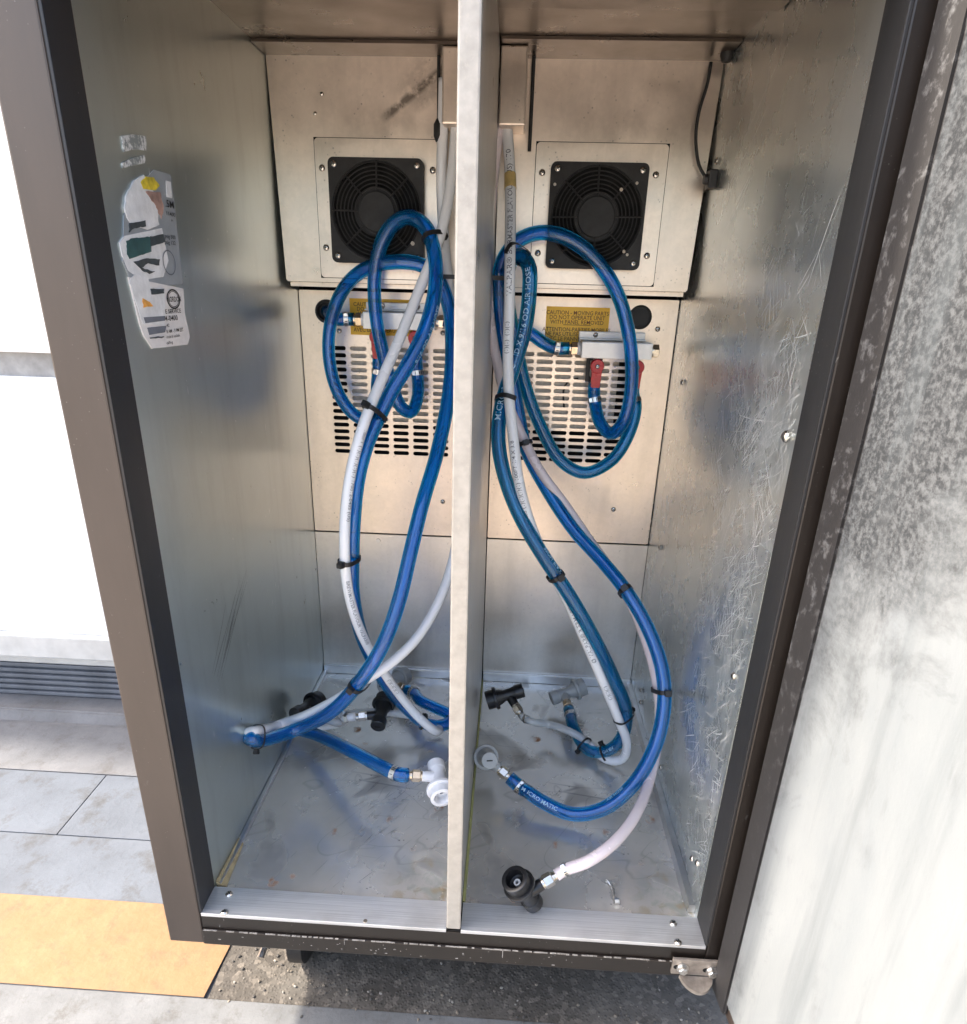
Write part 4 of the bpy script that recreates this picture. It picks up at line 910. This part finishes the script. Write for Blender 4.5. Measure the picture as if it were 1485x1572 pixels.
CT, pCT = hose('clear_tube', [(906, 1144, .325), (890, 1131, .33), (865, 1119, .34), (842, 1112, .355), (d1 + s1 * .016 + V((.010, -.004, .006)),), (d1 + s1 * .004,), (d1,)], RC, 'clear_tube', 'clear milky tube running to the black connector at the back right', 'tube')
clamp(pCT, len(pCT) - 3, RC, CT, .005)
PK, pPK = hose('pink_tube', [(764, 130, .43), (765, 200, .425), (759, 260, .42), (753, 330, .415), (749, 400, .41), (751, 480, .41), (761, 545, .41), (777, 610, .405), (800, 665, .40), (829, 722, .385), (868, 775, .382), (906, 830, .372), (942, 880, .352), (970, 930, .330), (992, 985, .303), (1008, 1045, .268), (1013, 1110, .24), (1001, 1185, .20), (974, 1255, 'z', .074), (936, 1300, 'z', .074), (900, 1324, 'z', .066), (d4 + s4 * .012,), (d4,)], RW, 'pink_tube', 'pale pink tube crossing to the right wall and ending at the front black connector', 'tube')
clamp(pPK, len(pPK) - 3, RW, PK, .006)

# ---- left compartment
v1, v2 = LV
LB1, pLB1 = hose('blue_hose', [(v2,), (v2 + V((0, 0, -.012)),), (642, 585, .49), (641, 612, .475), (631, 633, .46), (616, 625, .45), (603, 595, .445), (590, 550, .44), (578, 490, .435), (575, 430, .43), (585, 375, .42), (606, 342, .41), (630, 333, .40), (655, 350, .39), (668, 395, .375), (668, 445, .36), (655, 500, .345), (633, 548, .33), (605, 595, .315), (582, 640, .30), (561, 690, .28), (549, 740, .265), (543, 800, .255), (541, 860, .25), (542, 910, .255), (552, 965, .27), (570, 1010, .29), (596, 1055, .31), (627, 1090, .325), (655, 1112, .325), (685, 1112, .335), (694, 1100, .35), (672, 1088, .365), (645, 1075, .385), (d6 + s6 * .02,), (d6,)], RB, 'blue', 'blue hose with the tall narrow loop in front of the left fan')
clamp(pLB1, 4, RB, LB1); clamp(pLB1, len(pLB1) - 4, RB, LB1)
xw = -HW + RB + .0008
LB2, pLB2 = hose('blue_hose', [(v1,), (v1 + V((0, 0, -.014)),), (579, 590, .492), (576, 625, .485), (563, 644, .478), (543, 636, .475), (518, 600, .475), (505, 545, .475), (509, 490, .47), (530, 440, .455), (565, 411, .435), (610, 402, .425), (650, 408, .425), (675, 432, .425), (690, 475, .42), (694, 540, .40), (688, 615, .365), (670, 700, .32), (648, 775, .275), (630, 850, .24), (612, 925, .215), (588, 990, .20), (555, 1043, .195), (510, 1092, .205), (455, 1120, .225), (400, 1137, 'x', xw + .004), (385, 1134, 'x', xw), (400, 1120, .335), (440, 1118, .325), (480, 1126, .295), (540, 1153, 'z', .062), (580, 1174, 'z', .070), (d5 + s5 * .012,), (d5,)], RB, 'blue', 'blue hose with the wide round loop at left, ending near the sill')
clamp(pLB2, 4, RB, LB2); clamp(pLB2, len(pLB2) - 4, RB, LB2)
P = ay(502, 478, YP - .004)
LB3, pLB3 = hose('blue_hose', [(LML,), (LML + V((-.012, 0, 0)),), (517, 490, .488), (506, 482, .505), (P,)], RB, 'blue', 'stub of blue hose from the left manifold into the black grommet')
clamp(pLB3, 2, RB, LB3)
LW1, pLW1 = hose('white_tube', [(703, 110, .43), (701, 180, .43), (697, 240, .42), (688, 310, .405), (672, 375, .385), (650, 430, .37), (628, 485, .35), (605, 540, .325), (580, 597, .295), (559, 650, .268), (542, 710, .252), (532, 770, .24), (529, 830, .233), (532, 890, .236), (543, 940, .247), (561, 985, .262), (588, 1030, .28), (620, 1075, .297), (648, 1106, .300), (668, 1122, .302), (674, 1120, .32), (655, 1106, .345), (630, 1099, .35)], RW, 'white_tube', 'white tube tied along the tall looped blue hose in the left compartment', 'tube')
LC1, pLC1 = hose('clear_tube', [(631, 1099, .35), (605, 1095, .352), (570, 1093, .35), (540, 1096, .345), (515, 1102, .34), (d8 + s8 * .014 + V((.010, 0, 0)),), (d8,)], RC, 'clear_tube', 'clear milky tube curving left past the black connector on the left floor', 'tube')
clamp(pLC1, nearest(pLC1, 531, 1097), RC, LC1, .005)
LW2, pLW2 = hose('white_tube', [(682, 120, .43), (680, 200, .43), (678, 260, .43), (679, 320, .43), (684, 390, .43), (690, 440, .43), (699, 540, .42), (709, 640, .40), (709, 740, .37), (703, 820, .34), (690, 880, .31), (668, 935, .28), (638, 982, .25), (600, 1018, .225), (560, 1045, .215), (520, 1072, .22), (470, 1098, .235), (430, 1112, .245), (400, 1121, 'x', xw + .002), (384, 1124, 'x', xw - .002), (398, 1128, .33), (440, 1122, .335), (490, 1116, .34), (525, 1110, .342), (d7 + s7 * .014,), (d7,)], RW, 'white_tube', 'white tube sweeping from the partition down to the left wall and back', 'tube')
clamp(pLW2, len(pLW2) - 3, RW, LW2, .006)

# tape, lettering
i = nearest(pVT, 783, 277); mb = MB(); T = (pVT[i + 1] - pVT[i - 1]).normalized(); mb.lathe(pVT[i] - T * .009, T, [(0, RW + .0004), (.018, RW + .0007)], 16).build('tape_band', 'tape', VT)
printed(pVT, RW, 'VALPAR\u00ae BIERMASTER FLAVOUR (US) 170', nearest(pVT, 783, 455), VT, 'greyink', .0084, up=True, phi=.1, xs=1.15)
printed(pVT, RW, '(1)(1)  (1)(1)', nearest(pVT, 781, 545), VT, 'greyink', .0066, up=True, phi=.35)
printed(pVT, RW, '170012-0405 (1)(1)(1)(1) 100FT 1/4 X 3/8', nearest(pVT, 822, 822), VT, 'greyink', .0066, up=True, phi=.35)
printed(pVT, RW, '(1)(1)(1)', nearest(pVT, 935, 1070), VT, 'greyink', .0066, up=True, phi=.0)
printed(pVT, RW, '\u00d8 VALPAR\u00ae BIERMASTER', nearest(pVT, 912, 1015), VT, 'greyink', .0082, up=True, phi=0, xs=1.1)
printed(pH3, RB, 'ID X 9/16 OD AIR HOSE', nearest(pH3, 797, 545), H3, 'whiteink', .0088, up=True, phi=.25, xs=1.1)
printed(pH3, RB, 'MICRO MATIC', nearest(pH3, 766, 645), H3, 'whiteink', .0105, up=True, phi=.25, xs=1.1)
printed(pH3, RB, 'OD AIR HOSE', nearest(pH3, 862, 885), H3, 'whiteink', .007, up=True, phi=-.9)
printed(pH3, RB, 'AIR HOSE', nearest(pH3, 945, 1140), H3, 'whiteink', .006, phi=0)
printed(pLB1, RB, '9/16 OD AIR HOSE', nearest(pLB1, 635, 560), LB1, 'whiteink', .0080, up=True, phi=-.95, xs=1.1)
printed(pH2, RB, 'AIR HOSE', nearest(pH2, 935, 1237), H2, 'whiteink', .006, up=True, phi=.9)
printed(pH2, RB, 'MICRO MATIC', nearest(pH2, 806, 1210), H2, 'whiteink', .007, up=True, phi=0)
printed(pLW1, RW, '100FT (1)(1)(1)(1)(1) 170012-0405 (US)', nearest(pLW1, 556, 660), LW1, 'greyink', .0062, phi=.75)
printed(pLW1, RW, 'BREWMASTER FLAVOUR  VALPAR\u00ae', nearest(pLW1, 535, 890), LW1, 'greyink', .0062, phi=.2)
printed(pLW1, RW, '(1)(1)(1)(1)', nearest(pLW1, 595, 1040), LW1, 'greyink', .0062, phi=0)
printed(pPK, RW, 'FLAVOURLOCK 100FT 1/4 X 3/8 VALPAR', nearest(pPK, 752, 340), PK, 'greyink', .0058, up=True, phi=.9)

# ---- cable ties
tie_at(pLB1, RB, pLW1, RW, 662, 362, 'cable tie on the tall blue loop in front of the left fan', 1)
tie_at(pLB1, RB, pLW1, RW, 572, 633, 'cable tie where white tube and blue hose meet in front of the left slotted panel', 1)
tie_at(pLB1, RB, pLW1, RW, 541, 860, 'cable tie low on the left pair of white tube and blue hose', 1)
tie_at(pLB2, RB, pLW2, RW, 548, 1053, 'cable tie round the thick blue hose above the left floor', -1)
tie_at(pLB2, RB, pLW2, RW, 396, 1136, 'thin cable tie by the left wall', -1, True)
tie_at(pLB1, RB, pLW1, RW, 650, 1108, 'thin cable tie on the bottom bend near the partition at left', 1, True)
tie_at(pH3, RB, pVT, RW, 803, 392, 'cable tie round the top of the blue green loop beside the partition', -1)
tie_at(pH3, RB, pVT, RW, 773, 616, 'cable tie round white tube and lettered blue green hose at mid height', -1)
tie_at(pH2, RB, pPK, RW, 808, 680, 'cable tie round the pink tube in front of the right slotted panel', 1)
tie_at(pH3, RB, pVT, RW, 853, 888, 'cable tie round white tube and blue green hose below the right panel', -1)
tie_at(pH2, RB, pPK, RW, 962, 906, 'cable tie where the pink tube slips behind the blue hose', -1)
tie_at(pH2, RB, pPK, RW, 1020, 1062, 'cable tie on the blue hose beside the scratched right wall', -1)
tie_at(pH3, RB, pVT, RW, 958, 1098, 'thin cable tie where the white tube bends near the right floor', -1, True)
tie_at(pH3, RB, pCT, RC, 893, 1145, 'thin cable tie round clear tube and blue green hose above the right floor', -1, True)
tie_at(pH3, RB, pVT, RW, 928, 1160, 'thin cable tie on the bottom bend of the white tube at right', -1, True)
# long tie passing through the partition, holding tubes on both sides
P = ay(693, 425, .41)
rt = thing('cable_tie', 'long cable tie passing through the partition beside both bundles', 'cable tie', (XP0, .405, P.z), 'black cable ties round the hoses')
q0 = ay(684, 423, .395); q1 = ay(796, 420, .352)
MB().box(q0.x - .004, XP0 - .0002, .392, .395, P.z - .0026, P.z + .0026).build('strap', 'blackmat', rt)
MB().box(XP1 + .0002, q1.x - .012, .384, .387, P.z - .0026, P.z + .0026).build('strap', 'blackmat', rt)
MB().box(XP0 - .010, XP0 - .0004, .386, .3955, P.z - .0055, P.z + .0055, .001).build('tie_head', 'blackmat', rt)

# ---- sensor cord at the upper right
sc, psc = hose('sensor_cord', [(1092, 95, .44), (1086, 130, .44), (1075, 165, .44), (1069, 200, .44), (1069, 225, .44), (1074, 255, .44), (1084, 272, .44), (1091, 279, .442)], .0019, 'rubber', 'thin black sensor cord hanging in the upper right corner', 'cord')
P = ax(1094, 276, HW - .004)
MB().box(HW - .011, HW - .0005, P.y - .012, P.y + .008, P.z - .010, P.z + .010, .002).lathe((HW - .011, P.y - .002, P.z), (-1, 0, 0), [(0, .0062), (.004, .005)], 12).build('connector', 'blackmat', sc)

# ---- twist of wire on the floor
wp = pp([(930, 1352, 'z', .0035), (936, 1355, 'z', .003), (941, 1364, 'z', .003), (943, 1375, 'z', .003), (946, 1384, 'z', .0035)])
pth = spline(wp, .002); mb = MB(); fr_ = frames(pth)
for ph in (0, PI):
    mb.tube([p + (N * math.cos(i * .9 + ph) + B * math.sin(i * .9 + ph)) * .0011 for i, (p, (T, N, B)) in enumerate(zip(pth, fr_))], .0009, 6)
mb.lathe(pth[-1] + V((-.002, 0, 0)), (1, .2, 0), [(0, .0034), (.005, .0034), (.006, .0026)], hexn=True)
tag(mb.build('wire_scrap', 'steel'), 'short twist of silver wire lying on the right floor near the sill', 'wire')

for o in list(bpy.data.objects):
    if o.type == 'MESH' and not o.data.get('shared') and o.data.polygons:
        if any(k in o.name for k in ('lathe', 'body', 'cap', 'collar', 'hub', 'stem', 'wheel', 'plug', 'grommet')):
            o.data.polygons.foreach_set('use_smooth', [True] * len(o.data.polygons))
            try: o.data.set_sharp_from_angle(angle=R_(35))
            except Exception: pass
